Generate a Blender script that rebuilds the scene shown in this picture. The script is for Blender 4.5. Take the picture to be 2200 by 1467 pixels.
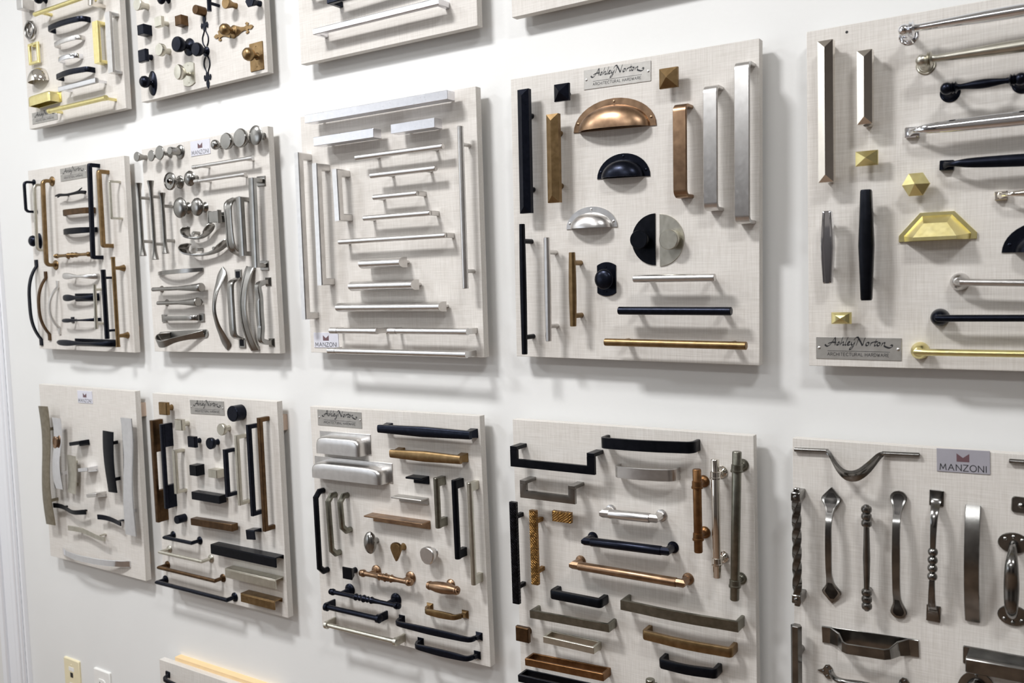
# Wall of cabinet-hardware sample boards in a showroom. Units: metres; item dimensions in millimetres.
import bpy, bmesh, math, random
from math import pi, sin, cos, radians, sqrt
from mathutils import Vector, Matrix
random.seed(4)
for o in list(bpy.data.objects): bpy.data.objects.remove(o)
S = bpy.context.scene; COL = S.collection

# ---------------------------------------------------------------- camera
cd = bpy.data.cameras.new('camera'); cam = bpy.data.objects.new('camera', cd); COL.objects.link(cam)
cd.sensor_width = 36.0; cd.sensor_fit = 'HORIZONTAL'; cd.lens = 31.071
cam.matrix_world = Matrix(((0.836545, -0.011839, 0.54777, 0.549316), (0.54698, 0.075892, -0.833698, -1.214628), (-0.031701, 0.997046, 0.069962, -0.016201), (0.0, 0.0, 0.0, 1.0)))
cd.clip_start = .02
cd.dof.use_dof = True; cd.dof.focus_distance = 1.45; cd.dof.aperture_fstop = 7.1
S.camera = cam
S.view_settings.view_transform = 'Standard'; S.view_settings.look = 'None'
S.view_settings.gamma = 1.0; S.view_settings.use_curve_mapping = False
S.view_settings.exposure = 0.05

# ---------------------------------------------------------------- world and lights
w = bpy.data.worlds.new('world'); S.world = w; w.use_nodes = True
bgn = w.node_tree.nodes['Background']; bgn.inputs[0].default_value = (.80, .88, 1, 1); bgn.inputs[1].default_value = .45
FLOOR_Z, CEIL_Z = -1.42, 1.5
def area(name, x, y, z, sx, sy, power, color, rot=(0, 0, 0)):
    l = bpy.data.lights.new(name, 'AREA'); l.shape = 'RECTANGLE'; l.size = sx; l.size_y = sy
    l.energy = power; l.color = color
    o = bpy.data.objects.new(name, l); COL.objects.link(o); o.location = (x, y, z); o.rotation_euler = rot
    return o
# recessed ceiling panels of the room
area('ceiling_panel_light', -.75, -1.25, CEIL_Z - .03, .42, .22, 47, (.99, .99, 1))
area('ceiling_panel_light', -2.2, -1.6, CEIL_Z - .03, .42, .25, 26, (.94, .97, 1))
area('ceiling_panel_light', 1.1, -1.35, CEIL_Z - .03, .42, .22, 21, (.97, .985, 1))
area('ceiling_panel_light', -.2, -3.1, CEIL_Z - .03, 1.2, .5, 32, (.97, .985, 1))
# cool area light added by the left wall to brighten reflections in the metal
area('left_reflection_light', -2.75, -3.1, .1, 1.1, 1.9, 14, (.80, .88, 1), (0, radians(-90), 0))

# ---------------------------------------------------------------- materials
def nd(nt, t, **k):
    n = nt.nodes.new(t)
    for a, b in k.items(): setattr(n, a, b)
    return n
def base(name):
    m = bpy.data.materials.new(name); m.use_nodes = True; nt = m.node_tree
    b = nt.nodes['Principled BSDF']
    return m, nt, b
def ramp(nt, src, c0, c1, p0=.3, p1=.7):
    r = nd(nt, 'ShaderNodeValToRGB'); r.color_ramp.elements[0].position = p0; r.color_ramp.elements[1].position = p1
    r.color_ramp.elements[0].color = (*c0, 1); r.color_ramp.elements[1].color = (*c1, 1)
    nt.links.new(src, r.inputs[0]); return r.outputs[0]
def noise(nt, scale, det=3, stretch=(1, 1, 1), rough=.5):
    tc = nd(nt, 'ShaderNodeTexCoord'); mp = nd(nt, 'ShaderNodeMapping'); mp.inputs['Scale'].default_value = stretch
    n = nd(nt, 'ShaderNodeTexNoise'); n.inputs['Scale'].default_value = scale; n.inputs['Detail'].default_value = det
    n.inputs['Roughness'].default_value = rough
    nt.links.new(tc.outputs['Object'], mp.inputs[0]); nt.links.new(mp.outputs[0], n.inputs[0]); return n.outputs[0]
def bump(nt, b, src, strength, dist):
    p = nd(nt, 'ShaderNodeBump'); p.inputs['Strength'].default_value = strength; p.inputs['Distance'].default_value = dist
    nt.links.new(src, p.inputs['Height']); nt.links.new(p.outputs[0], b.inputs['Normal'])
def metal(name, c0, c1, r0, r1, scale=90, metallic=1.0, bp=.0, spec=.5):
    m, nt, b = base(name); n = noise(nt, scale, 4)
    nt.links.new(ramp(nt, n, c0, c1, .35, .68), b.inputs['Base Color'])
    mr = nd(nt, 'ShaderNodeMapRange'); mr.inputs['To Min'].default_value = r0; mr.inputs['To Max'].default_value = r1
    nt.links.new(noise(nt, scale * 2.3, 2), mr.inputs[0]); nt.links.new(mr.outputs[0], b.inputs['Roughness'])
    b.inputs['Metallic'].default_value = metallic; b.inputs['Specular IOR Level'].default_value = spec
    if bp: bump(nt, b, n, bp, .0006)
    return m
M = {
 'sn': metal('satin_nickel', (.60, .585, .57), (.67, .655, .64), .27, .36),
 'wn': metal('white_lit_satin_metal', (.74, .74, .77), (.80, .80, .83), .25, .33),  # whiter satin nickel: light reflected by the block pull faces is in this colour
 'pn': metal('polished_nickel', (.74, .70, .64), (.80, .76, .70), .05, .10),
 'ch': metal('polished_chrome', (.78, .79, .82), (.84, .85, .88), .04, .08),
 'pw': metal('pewter', (.25, .245, .23), (.33, .32, .305), .19, .29, 40),
 'dp': metal('aged_pewter', (.17, .167, .16), (.29, .283, .27), .14, .25, 50, bp=.10),
 'rc': metal('dark_recess', (.035, .033, .032), (.07, .066, .062), .30, .42, 60),
 'bk': metal('matte_black', (.006, .007, .010), (.010, .011, .015), .30, .42, 90, .75, spec=.2),
 'nv': metal('dark_bronze', (.008, .010, .017), (.013, .015, .025), .24, .36, 120, .8, spec=.25),
 'ab': metal('antique_brass', (.20, .13, .06), (.30, .20, .10), .33, .45, 70, bp=.1),
 'bz': metal('light_bronze', (.23, .145, .09), (.36, .235, .145), .28, .40, 60, bp=.1),
 'rb': metal('russet_bronze', (.17, .085, .035), (.27, .145, .065), .33, .45, 70),
 'br': metal('brown_bronze', (.085, .05, .026), (.14, .082, .042), .35, .48, 70),
 'sb': metal('satin_brass', (.79, .69, .31), (.86, .77, .39), .26, .34),
 'cg': metal('white_bronze', (.50, .48, .41), (.59, .57, .50), .28, .40, 80, bp=.1),
 'ol': metal('olive_bronze', (.175, .17, .14), (.245, .24, .20), .27, .38),
 'st': metal('brushed_steel', (.38, .365, .34), (.44, .425, .40), .42, .52, 90, .75),
}
def plain(name, c, rough=.5, metallic=0, var=.04):
    m, nt, b = base(name)
    n = noise(nt, 40, 3)
    nt.links.new(ramp(nt, n, [x * (1 - var) for x in c], [min(1, x * (1 + var * .7)) for x in c]), b.inputs['Base Color'])
    b.inputs['Roughness'].default_value = rough; b.inputs['Metallic'].default_value = metallic
    return m
M['ink'] = plain('black_ink', (.012, .012, .014), .5)
M['mauve'] = plain('mauve_ink', (.13, .07, .08), .5)
M['card'] = plain('printed_card', (.62, .62, .68), .4)
M['ivory'] = plain('ivory_plastic', (.78, .70, .48), .35)
M['white'] = plain('white_plastic', (.80, .79, .76), .35)
M['blue'] = plain('purple_blue_plastic', (.06, .03, .35), .4)
M['dark'] = plain('dark_slot', (.01, .01, .01), .6)
M['trim'] = plain('white_gloss_paint', (.80, .81, .84), .3, 0, 0)
M['lilac'] = plain('lilac_grey_card', (.335, .325, .36), .4)
M['wood'] = plain('pine_cleat', (.80, .58, .32), .6)
M['ply'] = plain('plywood_cleat', (.55, .42, .33), .6)
M['ob'] = metal('brushed_olive_bronze', (.25, .22, .165), (.32, .285, .22), .25, .36)
def wall_mat():
    m, nt, b = base('eggshell_wall_paint'); n = noise(nt, 3, 3)
    nt.links.new(ramp(nt, n, (.735, .735, .72), (.765, .765, .75)), b.inputs['Base Color'])
    b.inputs['Roughness'].default_value = .42; bump(nt, b, noise(nt, 160, 3), .12, .001); return m
M['wall'] = wall_mat()
M['room'] = plain('taupe_wall_paint', (.22, .20, .185), .7)
def linen():
    m, nt, b = base('linen_laminate')
    h = noise(nt, 620, 3, (.035, 1, 1), .65); v = noise(nt, 620, 3, (1, .035, 1), .65); big = noise(nt, 9, 2, (.6, 1.6, 1))
    a = nd(nt, 'ShaderNodeMath', operation='ADD'); nt.links.new(h, a.inputs[0]); nt.links.new(v, a.inputs[1])
    c = nd(nt, 'ShaderNodeMath', operation='MULTIPLY_ADD'); c.inputs[1].default_value = .25
    nt.links.new(big, c.inputs[0]); nt.links.new(a.outputs[0], c.inputs[2])
    d = nd(nt, 'ShaderNodeMath', operation='MULTIPLY'); d.inputs[1].default_value = .45; nt.links.new(c.outputs[0], d.inputs[0])
    nt.links.new(ramp(nt, d.outputs[0], (.555, .52, .475), (.705, .675, .635), .37, .63), b.inputs['Base Color'])
    b.inputs['Roughness'].default_value = .5; bump(nt, b, a.outputs[0], .25, .0004); return m
M['linen'] = linen()
def woodfloor():
    m, nt, b = base('oak_floorboards'); n = noise(nt, 6, 4, (1, 9, 1))
    nt.links.new(ramp(nt, n, (.10, .065, .045), (.20, .135, .09)), b.inputs['Base Color']); b.inputs['Roughness'].default_value = .35; return m
M['floor'] = woodfloor()
M['ceil'] = plain('ceiling_paint', (.82, .82, .80), .8)
M['cab'] = plain('dark_cabinet_paint', (.05, .045, .045), .4)
def hammered(name, c0, c1, k):
    m = metal(name, c0, c1, .3, .42, 70); nt = m.node_tree; b = nt.nodes['Principled BSDF']
    tc = nd(nt, 'ShaderNodeTexCoord'); mp = nd(nt, 'ShaderNodeMapping'); mp.inputs['Rotation'].default_value = (0, 0, .9)
    wv = nd(nt, 'ShaderNodeTexWave'); wv.inputs['Scale'].default_value = 95; wv.inputs['Distortion'].default_value = 5; wv.inputs['Detail'].default_value = 2
    nt.links.new(tc.outputs['Object'], mp.inputs[0]); nt.links.new(mp.outputs[0], wv.inputs[0]); bump(nt, b, wv.outputs[1], k, .0012); return m
M['hb'] = hammered('hammered_black', (.008, .008, .010), (.014, .014, .018), .7)
M['hg'] = hammered('hammered_brass', (.24, .13, .04), (.40, .23, .08), .9)

# ---------------------------------------------------------------- mesh helpers (millimetres in, metres out)
K = .001
def empty(name, mat4, label, cat, group=None):
    o = bpy.data.objects.new(name, None); COL.objects.link(o); o.empty_display_size = .01
    o.matrix_world = mat4; o['label'] = label; o['category'] = cat
    if group: o['group'] = group
    return o
def link(name, vs, fs, mat, parent, ang=35, raw=False):
    me = bpy.data.meshes.new(name)
    me.from_pydata([(x * K, y * K, z * K) for x, y, z in vs], [], fs)
    bm = bmesh.new(); bm.from_mesh(me); bmesh.ops.recalc_face_normals(bm, faces=bm.faces); bm.to_mesh(me); bm.free()
    me.polygons.foreach_set('use_smooth', [True] * len(me.polygons)); me.set_sharp_from_angle(angle=radians(ang))
    me.materials.append(M[mat]); me.update()
    o = bpy.data.objects.new(name, me); COL.objects.link(o)
    if parent: o.parent = parent
    return o
def box(name, p, m, x0, x1, y0, y1, z0, z1, b=.6, taper=0):
    b = min(b, (x1 - x0) * .3, (y1 - y0) * .3, (z1 - z0) * .3)
    cx, cy = (x0 + x1) / 2, (y0 + y1) / 2; hx, hy = (x1 - x0) / 2, (y1 - y0) / 2
    def ring(z, k, g=0):
        hxx, hyy = hx - k + g, hy - k + g; c = b
        return [(cx - hxx + c, cy - hyy, z), (cx + hxx - c, cy - hyy, z), (cx + hxx, cy - hyy + c, z), (cx + hxx, cy + hyy - c, z),
                (cx + hxx - c, cy + hyy, z), (cx - hxx + c, cy + hyy, z), (cx - hxx, cy + hyy - c, z), (cx - hxx, cy - hyy + c, z)]
    vs = ring(z0, 0, taper) + ring(z1 - b, 0) + ring(z1, b)
    fs = [tuple(range(7, -1, -1)), tuple(range(16, 24))]
    for k in range(2):
        for i in range(8): j = (i + 1) % 8; fs.append((k * 8 + i, k * 8 + j, k * 8 + 8 + j, k * 8 + 8 + i))
    return link(name, vs, fs, m, p, 30)
SEC = {
 'rect': [(-.5, -.38), (-.38, -.5), (.38, -.5), (.5, -.38), (.5, .38), (.38, .5), (-.38, .5), (-.5, .38)],
 'flat': [(-.5, -.3), (-.46, -.5), (.46, -.5), (.5, -.3), (.5, .3), (.46, .5), (-.46, .5), (-.5, .3)],
 'soft': [(-.5, -.5), (.5, -.5), (.5, .2), (.4, .38), (.2, .48), (0, .5), (-.2, .48), (-.4, .38), (-.5, .2)],
 'round': [(.5 * cos(2 * pi * i / 16), .5 * sin(2 * pi * i / 16)) for i in range(16)],
 'hex': [(.5 * cos(pi * i / 3), .5 * sin(pi * i / 3)) for i in range(6)],
 'oct': [(.52 * cos(pi * i / 4 + pi / 8), .52 * sin(pi * i / 4 + pi / 8)) for i in range(8)],
 'D': [(-.5, -.5), (.5, -.5)] + [(.5 * cos(a), -.1 + .6 * sin(a)) for a in [pi * i / 12 for i in range(13)]],
 'pyr': [(-.5, -.5), (.5, -.5), (.5, -.05), (0, .5), (-.5, -.05)],
 'scoop': [(-.5, -.5), (.5, -.5), (.5, .5), (.3, .1), (0, -.1), (-.3, .1), (-.5, .5)],
 'groove': [(-.5, -.5), (.5, -.5), (.5, .4), (.42, .5), (.30, .5), (.24, .2), (-.24, .2), (-.30, .5), (-.42, .5), (-.5, .4)],
}
def sweep(name, p, m, st, sec='rect', wax=(0, 1, 0), closed=False, twist=0, ang=35):
    """st: stations (x, y, z, width, thickness)."""
    P = [Vector(s[:3]) for s in st]; n = len(P); sc = SEC[sec]; k = len(sc); vs = []; W0 = Vector(wax)
    for i in range(n):
        a = P[i] - P[i - 1] if (i > 0 or closed) else P[1] - P[0]
        b = P[(i + 1) % n] - P[i] if (i < n - 1 or closed) else P[-1] - P[-2]
        a.normalize(); b.normalize(); T = (a + b)
        T = T.normalized() if T.length > 1e-5 else a
        mit = 1 / max(.5, T.dot(b))
        Wd = (W0 - W0.dot(T) * T).normalized(); N = Wd.cross(T) * -1 if False else T.cross(Wd)
        if N.z < -.0001 and wax == (0, 1, 0) and False: N = -N
        if twist:
            q = Matrix.Rotation(twist * i / (n - 1), 3, T); Wd = q @ Wd; N = q @ N
        for (u, v) in sc: vs.append(P[i] + Wd * (u * st[i][3]) + N * (v * st[i][4] * mit))
    fs = []
    for i in range(n if closed else n - 1):
        for j in range(k):
            j2 = (j + 1) % k; i2 = (i + 1) % n
            fs.append((i * k + j, i * k + j2, i2 * k + j2, i2 * k + j))
    if not closed: fs += [tuple(range(k - 1, -1, -1)), tuple((n - 1) * k + j for j in range(k))]
    return link(name, vs, fs, m, p, ang)
def lathe(name, p, m, prof, cx=0, cy=0, cz=0, seg=24, axis='z', sx=1, sy=1, rot=0, ang=35):
    """prof: (radius, height) pairs along the axis."""
    vs = []; fs = []; n = len(prof)
    for r, z in prof:
        r = max(r, .01)
        for i in range(seg):
            a = 2 * pi * i / seg + rot; X, Y = r * cos(a) * sx, r * sin(a) * sy
            vs.append((cx + X, cy + Y, cz + z) if axis == 'z' else (cx + z, cy + X, cz + Y))
    for k in range(n - 1):
        for i in range(seg): j = (i + 1) % seg; fs.append((k * seg + i, k * seg + j, (k + 1) * seg + j, (k + 1) * seg + i))
    fs += [tuple(range(seg - 1, -1, -1)), tuple((n - 1) * seg + i for i in range(seg))]
    return link(name, vs, fs, m, p, ang)
def plate(name, p, m, out, z0, z1, b=.4, cx=0, cy=0):
    n = len(out); X = sum(a for a, _ in out) / n; Y = sum(c for _, c in out) / n
    def ins(k): return [(X + (a - X) * k + cx, Y + (c - Y) * k + cy) for a, c in out]
    R = max(sqrt((a - X) ** 2 + (c - Y) ** 2) for a, c in out); k = 1 - b / R
    vs = [(a, c, z0) for a, c in ins(1)] + [(a, c, z1 - b) for a, c in ins(1)] + [(a, c, z1) for a, c in ins(k)]
    fs = [tuple(range(n - 1, -1, -1)), tuple(range(2 * n, 3 * n))]
    for q in range(2):
        for i in range(n): j = (i + 1) % n; fs.append((q * n + i, q * n + j, q * n + n + j, q * n + n + i))
    return link(name, vs, fs, m, p, 35)
def disc(r, n=20, sx=1, sy=1, a0=0, a1=2 * pi, ends=False):
    q = n if not ends else n - 1
    return [(r * sx * cos(a0 + (a1 - a0) * i / q), r * sy * sin(a0 + (a1 - a0) * i / q)) for i in range(n)]
def screw(p, x, y, z, r=2, m='st', name='screw'):
    return lathe(name, p, m, [(r, z), (r, z + .3), (r * .7, z + .7), (0, z + .8)], x, y, seg=10)
def lerp(a, b, t): return a + (b - a) * t
def spline(pts, n=6):
    """Catmull-Rom through stations of any width."""
    q = [pts[0]] + list(pts) + [pts[-1]]; out = []
    for i in range(1, len(q) - 2):
        for s in range(n):
            t = s / n
            out.append(tuple(.5 * (2 * b + (c - a) * t + (2 * a - 5 * b + 4 * c - d) * t * t + (3 * b - a - 3 * c + d) * t ** 3)
                             for a, b, c, d in zip(q[i - 1], q[i], q[i + 1], q[i + 2])))
    out.append(tuple(pts[-1])); return out

# ---------------------------------------------------------------- hardware builders: (root, length, material, options); x along, y across, z out
def post(r, m, x, style, s, h, w=10):
    if style == 'rd': lathe('post', r, m, [(s / 2, -.2), (s / 2, h)], x, 0, seg=14)
    elif style == 'flare': lathe('post', r, m, [(s * .9, -.2), (s * .85, 1), (s * .5, h * .45), (s * .42, h)], x, 0, seg=16)
    elif style == 'sq': box('post', r, m, x - s / 2, x + s / 2, -s / 2, s / 2, -.2, h, .5)
    elif style == 'flat': box('post', r, m, x - s / 2, x + s / 2, -w / 2, w / 2, -.2, h, .5)
    elif style == 'sqflare': box('post', r, m, x - s / 2, x + s / 2, -s / 2, s / 2, -.2, h, .5, 3.0)
def rosette(r, m, x, rr, y=0, oval=1, name='rosette'):
    lathe(name, r, m, [(rr, -.2), (rr, 1.2), (rr * .92, 2.2), (rr * .6, 2.9), (rr * .45, 3.6), (0, 3.7)], x, y, seg=24, sx=1, sy=oval)
def bar(r, L, m, w=10, t=None, h=32, sec='round', mid=1, lin=False, ps='rd', pw=None, pin=None, ros=0, caps=0, cm=None, pm=None, y=0, dome=0):
    t = t or w; pw = pw or w * .8; pin = L * .16 if pin is None else pin; z = h - t / 2; pm = pm or m
    N = 2 if mid == 1 and not dome else 13; st = []
    for i in range(N):
        f = i / (N - 1); k = 1 - abs(2 * f - 1) if lin else sin(pi * f)
        g = 1 + (mid - 1) * k
        st.append((lerp(-L / 2, L / 2, f), y, z + dome * (k - .5), w * g, t * (1 + (mid - 1) * k * .5)))
    if sec in ('round', 'oct', 'hex') : # slightly eased ends
        e = min(1.2, w * .12); a = st[0]; b = st[-1]
        st = [(a[0], a[1], a[2], a[3] - e, a[4] - e), (a[0] + e * .6, a[1], a[2], a[3], a[4])] + st[1:-1] + [(b[0] - e * .6, b[1], b[2], b[3], b[4]), (b[0], b[1], b[2], b[3] - e, b[4] - e)]
    sweep('grip', r, m, st, sec)
    for s in (-1, 1):
        x = s * (L / 2 - pin); post(r, pm, x, ps, pw, z, w * .9)
        if ros: rosette(r, pm, x, ros)
        if caps: lathe('end_sleeve', r, cm or m, [(w / 2 + .5, 0), (w / 2 + .5, caps)], s * L / 2 - (caps if s > 0 else 0) + s * .3, 0, z, 18, 'x')
def pyrbar(r, L, m, w=20, h=28, t=11, pin=None, pw=9, ridge=None, slope=.5):
    ridge = ridge or w / 2; z0 = h - t; hw = w / 2; zs = h - slope * hw
    vs = [(-L / 2, -hw, z0), (L / 2, -hw, z0), (L / 2, hw, z0), (-L / 2, hw, z0), (-L / 2, -hw, zs), (L / 2, -hw, zs), (L / 2, hw, zs), (-L / 2, hw, zs),
          (-L / 2 + ridge, 0, h), (L / 2 - ridge, 0, h)]
    fs = [(3, 2, 1, 0), (0, 1, 5, 4), (1, 2, 6, 5), (2, 3, 7, 6), (3, 0, 4, 7), (4, 5, 9, 8), (6, 7, 8, 9), (7, 4, 8), (5, 6, 9)]
    link('grip', vs, fs, m, r, 10)
    pin = L * .2 if pin is None else pin
    for s in (-1, 1): post(r, m, s * (L / 2 - pin), 'rd', pw, z0)
def U(r, L, m, w=10, t=None, h=30, sec='rect', rad=0, cham=0, legx=0, ros=0, foot=0, y=0, bow=0, splay=0):
    t = t or w; a = L / 2 - t / 2; zt = h - t / 2; zl = zt - max(rad, cham, 0) - t * .5 - .5
    def half(s):
        if cham: return [(s * a, zt - cham), (s * (a - cham), zt)]
        if rad: return [(s * (a - rad + rad * cos(q)), zt - rad + rad * sin(q)) for q in [pi / 2 * i / 6 for i in range(7)]]
        return [(s * a, zt)]
    if legx:
        sweep('grip', r, m, [(-L / 2, y, zt, w, t), (L / 2, y, zt, w, t)], sec)
        for s in (-1, 1):
            x0, x1 = sorted((s * L / 2, s * (L / 2 - legx))); box('leg', r, m, x0, x1, y - w * .46, y + w * .46, -.2, h - t + .5, .8)
        return
    lft = half(-1); rgt = half(1)[::-1]; mid = []
    if bow: mid = [(x * a * .8, zt + bow * (1 - x * x)) for x in (-.8, -.4, 0, .4, .8)]
    path = [(-a, zl)] + lft + mid + rgt + [(a, zl)]
    sweep('grip', r, m, [(x, y, z, w, t) for x, z in path], sec)
    for s in (-1, 1):
        sweep('leg', r, m, [(s * (a + splay), y, -.2, w, t), (s * a, y, zl, w, t)] if s < 0 else [(a, y, zl, w, t), (a + splay, y, -.2, w, t)], sec)
        if ros: rosette(r, m, s * a, ros, y)
        if foot: box('foot', r, m, s * a - t * .5 - foot * .5, s * a + t * .5 + foot * .5, y - w / 2 - foot * .4, y + w / 2 + foot * .4, -.2, 2.5, .4)
def arc(r, L, m, w=10, t=3, h=28, p=2.6, tab=0, sec='flat', foot=0, wf=1, y=0, wm=1, screws=0):
    e = L / 2 - tab; st = []
    for i in range(19):
        q = -1 + 2 * i / 18; x = e * (abs(q) ** .8) * (1 if q > 0 else -1); z = (h - t) * (1 - abs(x / e) ** p) + t / 2
        k = 1 - abs(q); ww = w * (1 + (wf - 1) * max(0, 1 - k * 3.2)) * (1 + (wm - 1) * sin(pi * (i / 18)))
        st.append((x, y, z, ww, t))
    sweep('grip', r, m, st, sec)
    for s in (-1, 1):
        if tab:
            x0, x1 = sorted((s * (e - 1), s * L / 2)); box('foot', r, m, x0, x1, y - w * wf * .55, y + w * wf * .55, -.2, t, .4)
            if screws: screw(r, s * (e + tab / 2), y, t, 1.6, m)
        if foot: box('foot', r, m, s * e - foot, s * e + foot, y - foot, y + foot, -.2, 3, .6, .8)
def block(r, L, m, w=16, h=33, z0=10, pw=7, pin=14, sec=None):
    if sec == 'D': sweep('grip', r, m, [(-L / 2, 0, (h + z0) / 2, w, h - z0), (L / 2, 0, (h + z0) / 2, w, h - z0)], 'D')
    else: box('grip', r, m, -L / 2, L / 2, -w / 2, w / 2, z0, h, .5)
    for s in (-1, 1): post(r, m, s * (L / 2 - pin), 'rd', pw, z0 + .5)
def hook(r, L, m, f=20, h=22, t=2.5, back=8):
    """finger pull: shelf with a lip hanging at the front"""
    box('shelf', r, m, -L / 2, L / 2, f / 2 - t, f / 2, -.2, h, .5)
    box('lip', r, m, -L / 2, L / 2, -f / 2, f / 2 - t + .2, h - t, h, .5)
    box('back_flange', r, m, -L / 2, L / 2, f / 2 - back, f / 2 - t + .2, -.2, 1.6, .3)
def shelf(r, L, m, h=24, t=3, back=14, lipd=1.5, inset=12):
    """edge pull: flat shelf with a bracket down the board"""
    box('shelf', r, m, -L / 2, L / 2, -t / 2, t / 2, -.2, h, .8)
    box('back_flange', r, m, -L / 2 + inset, L / 2, -back, -t / 2 + .2, -.2, 3, .5)
def frame(r, L, m, w=10, t=4, h=26):
    box('grip', r, m, -L / 2, L / 2, -w / 2, w / 2, h - t, h, .6)
    for s in (-1, 1):
        x0, x1 = sorted((s * L / 2, s * (L / 2 - t))); box('leg', r, m, x0, x1, -w / 2, w / 2, 2.8, h - t + .2, .3)
    box('back_bar', r, m, -L / 2, L / 2, -w / 2, w / 2, -.2, 3, .4)
def cup(r, L, m, H=None, d=26, fl=7, screws=3, seg=18):
    R = L / 2; H = H or R
    if fl: plate('flange', r, m, [(x, y) for x, y in disc(1, seg + 1, R, H, 0, pi, True)], -.2, 1.8, .5)
    a, b = R - fl, H - fl; vs = []; fs = []; n1, n2 = 20, 9
    for j in range(n2 + 1):
        e = (pi / 2) * j / n2
        for i in range(n1 + 1):
            q = pi * i / n1; vs.append((a * cos(q) * cos(e) ** .8, b * sin(q) * cos(e) ** .8, 1.2 + d * sin(e)))
    # vertices on the open mouth (y = 0) end the shell; give it a wall by offsetting inwards
    nv = len(vs); vs += [(x * .93, y * .93 , 1.2 + (z - 1.2) * .93) for x, y, z in vs]
    W = n1 + 1
    for j in range(n2):
        for i in range(n1):
            q = j * W + i; fs.append((q, q + 1, q + W + 1, q + W)); fs.append((nv + q, nv + q + W, nv + q + W + 1, nv + q + 1))
        fs.append((j * W, (j + 1) * W, nv + (j + 1) * W, nv + j * W)); k = j * W + n1; fs.append((k, nv + k, nv + k + W, k + W))
    me_o = link('hood', vs, fs, m, r, 40)
    if screws and fl:
        for q in ((pi * .1, pi / 2, pi * .9) if screws == 3 else (pi / 2,)):
            screw(r, (R - fl * .5) * cos(q), (H - fl * .5) * sin(q) , 1.8, 2.1, m)
def cupbox(r, L, m, H=26, d=24, pl=8, facet=0, top=5, e=.35):
    """rectangular bin pull: back plate with a rounded hood"""
    if pl: box('backplate', r, m, -L / 2, L / 2, -H / 2, H / 2, -.2, 1.6, .4)
    a, b = L / 2 - pl, H - top; y0 = -H / 2; vs = []; fs = []; n1, n2 = 28, 9
    def sg(v, k): return (abs(v) ** k) * (1 if v >= 0 else -1)
    for j in range(n2 + 1):
        q2 = pi / 2 * j / n2; k = cos(q2) ** e
        for i in range(n1 + 1):
            q = pi * i / n1; vs.append((a * sg(cos(q), e) * (.82 + .18 * k if j < n2 else .8) * (1 if j < n2 else 1), y0 + b * sg(sin(q), e) * (.55 + .45 * k), 1 + d * sin(q2) ** (e + .25)))
    nv = len(vs); vs += [(x * .95, y0 + (y - y0) * .93, 1 + (z - 1) * .93) for x, y, z in vs]; W = n1 + 1
    for j in range(n2):
        for i in range(n1):
            q = j * W + i; fs.append((q, q + 1, q + W + 1, q + W)); fs.append((nv + q, nv + q + W, nv + q + W + 1, nv + q + 1))
        fs.append((j * W, (j + 1) * W, nv + (j + 1) * W, nv + j * W)); k = j * W + n1; fs.append((k, nv + k, nv + k + W, k + W))
    t = n2 * W; fs.append(tuple(t + i for i in range(W))); fs.append(tuple(nv + t + i for i in range(W))[::-1])
    link('hood', vs, fs, m, r, 40)
PROF = {
 'cyl': [(.98, 0), (.98, .94), (.92, 1)],
 'stemcyl': [(.55, 0), (.48, .1), (.42, .5), (.5, .56), (.96, .62), (1, .66), (1, .95), (.93, 1)],
 'flare': [(.55, 0), (.5, .2), (.52, .35), (.9, .8), (1, .9), (1, .97), (.94, 1)],
 'trumpet': [(.5, 0), (.48, .1), (.28, .3), (.3, .55), (.6, .8), (1, .92), (1, .97), (.92, 1)],
 'mush': [(.6, 0), (.5, .06), (.3, .2), (.28, .42), (.6, .52), (.93, .62), (1, .7), (.97, .78), (.78, .9), (.45, .98), (0, 1)],
 'flatmush': [(.4, 0), (.3, .1), (.26, .42), (.45, .55), (.8, .68), (1, .80), (1, .85), (.9, .9), (.5, .97), (0, 1)],
 'backmush': [(.4, 0), (.3, .1), (.3, .3), (.62, .42), (.9, .62), (1, .82), (.98, .9), (.9, .97), (0, 1)],
 'ball': [(.65, 0), (.55, .08), (.36, .15), (.34, .3), (.6, .36), (.88, .48), (1, .65), (.88, .84), (.6, .95), (.3, .99), (0, 1)],
 'ridged': [(.5, 0), (.4, .1), (.35, .3), (.7, .4), (.95, .55), (1, .62), (.93, .66), (1, .70), (.85, .8), (.82, .84), (.6, .93), (0, 1)],
 'disc': [(.7, 0), (.6, .08), (.3, .35), (.3, .6), (.9, .72), (1, .8), (1, .88), (.9, .94), (.85, .86), (.4, .84), (.33, .92), (.2, 1), (0, 1)],
 'cube': [(.98, 0), (1, .03), (1, .94), (.93, 1)],
 'stemsq': [(.5, 0), (.45, .1), (.42, .52), (.5, .56), (.95, .60), (1, .64), (1, .93), (.9, 1)],
 'pyr': [(.42, 0), (.40, .45), (.9, .50), (1, .54), (1, .70), (.05, 1)],
 'pillow': [(.42, 0), (.40, .4), (.85, .48), (1, .62), (1, .74), (.86, .86), (.5, .96), (0, 1)],
 'taper': [(.5, 0), (.45, .4), (.6, .45), (1, .92), (.95, 1)],
}
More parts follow.
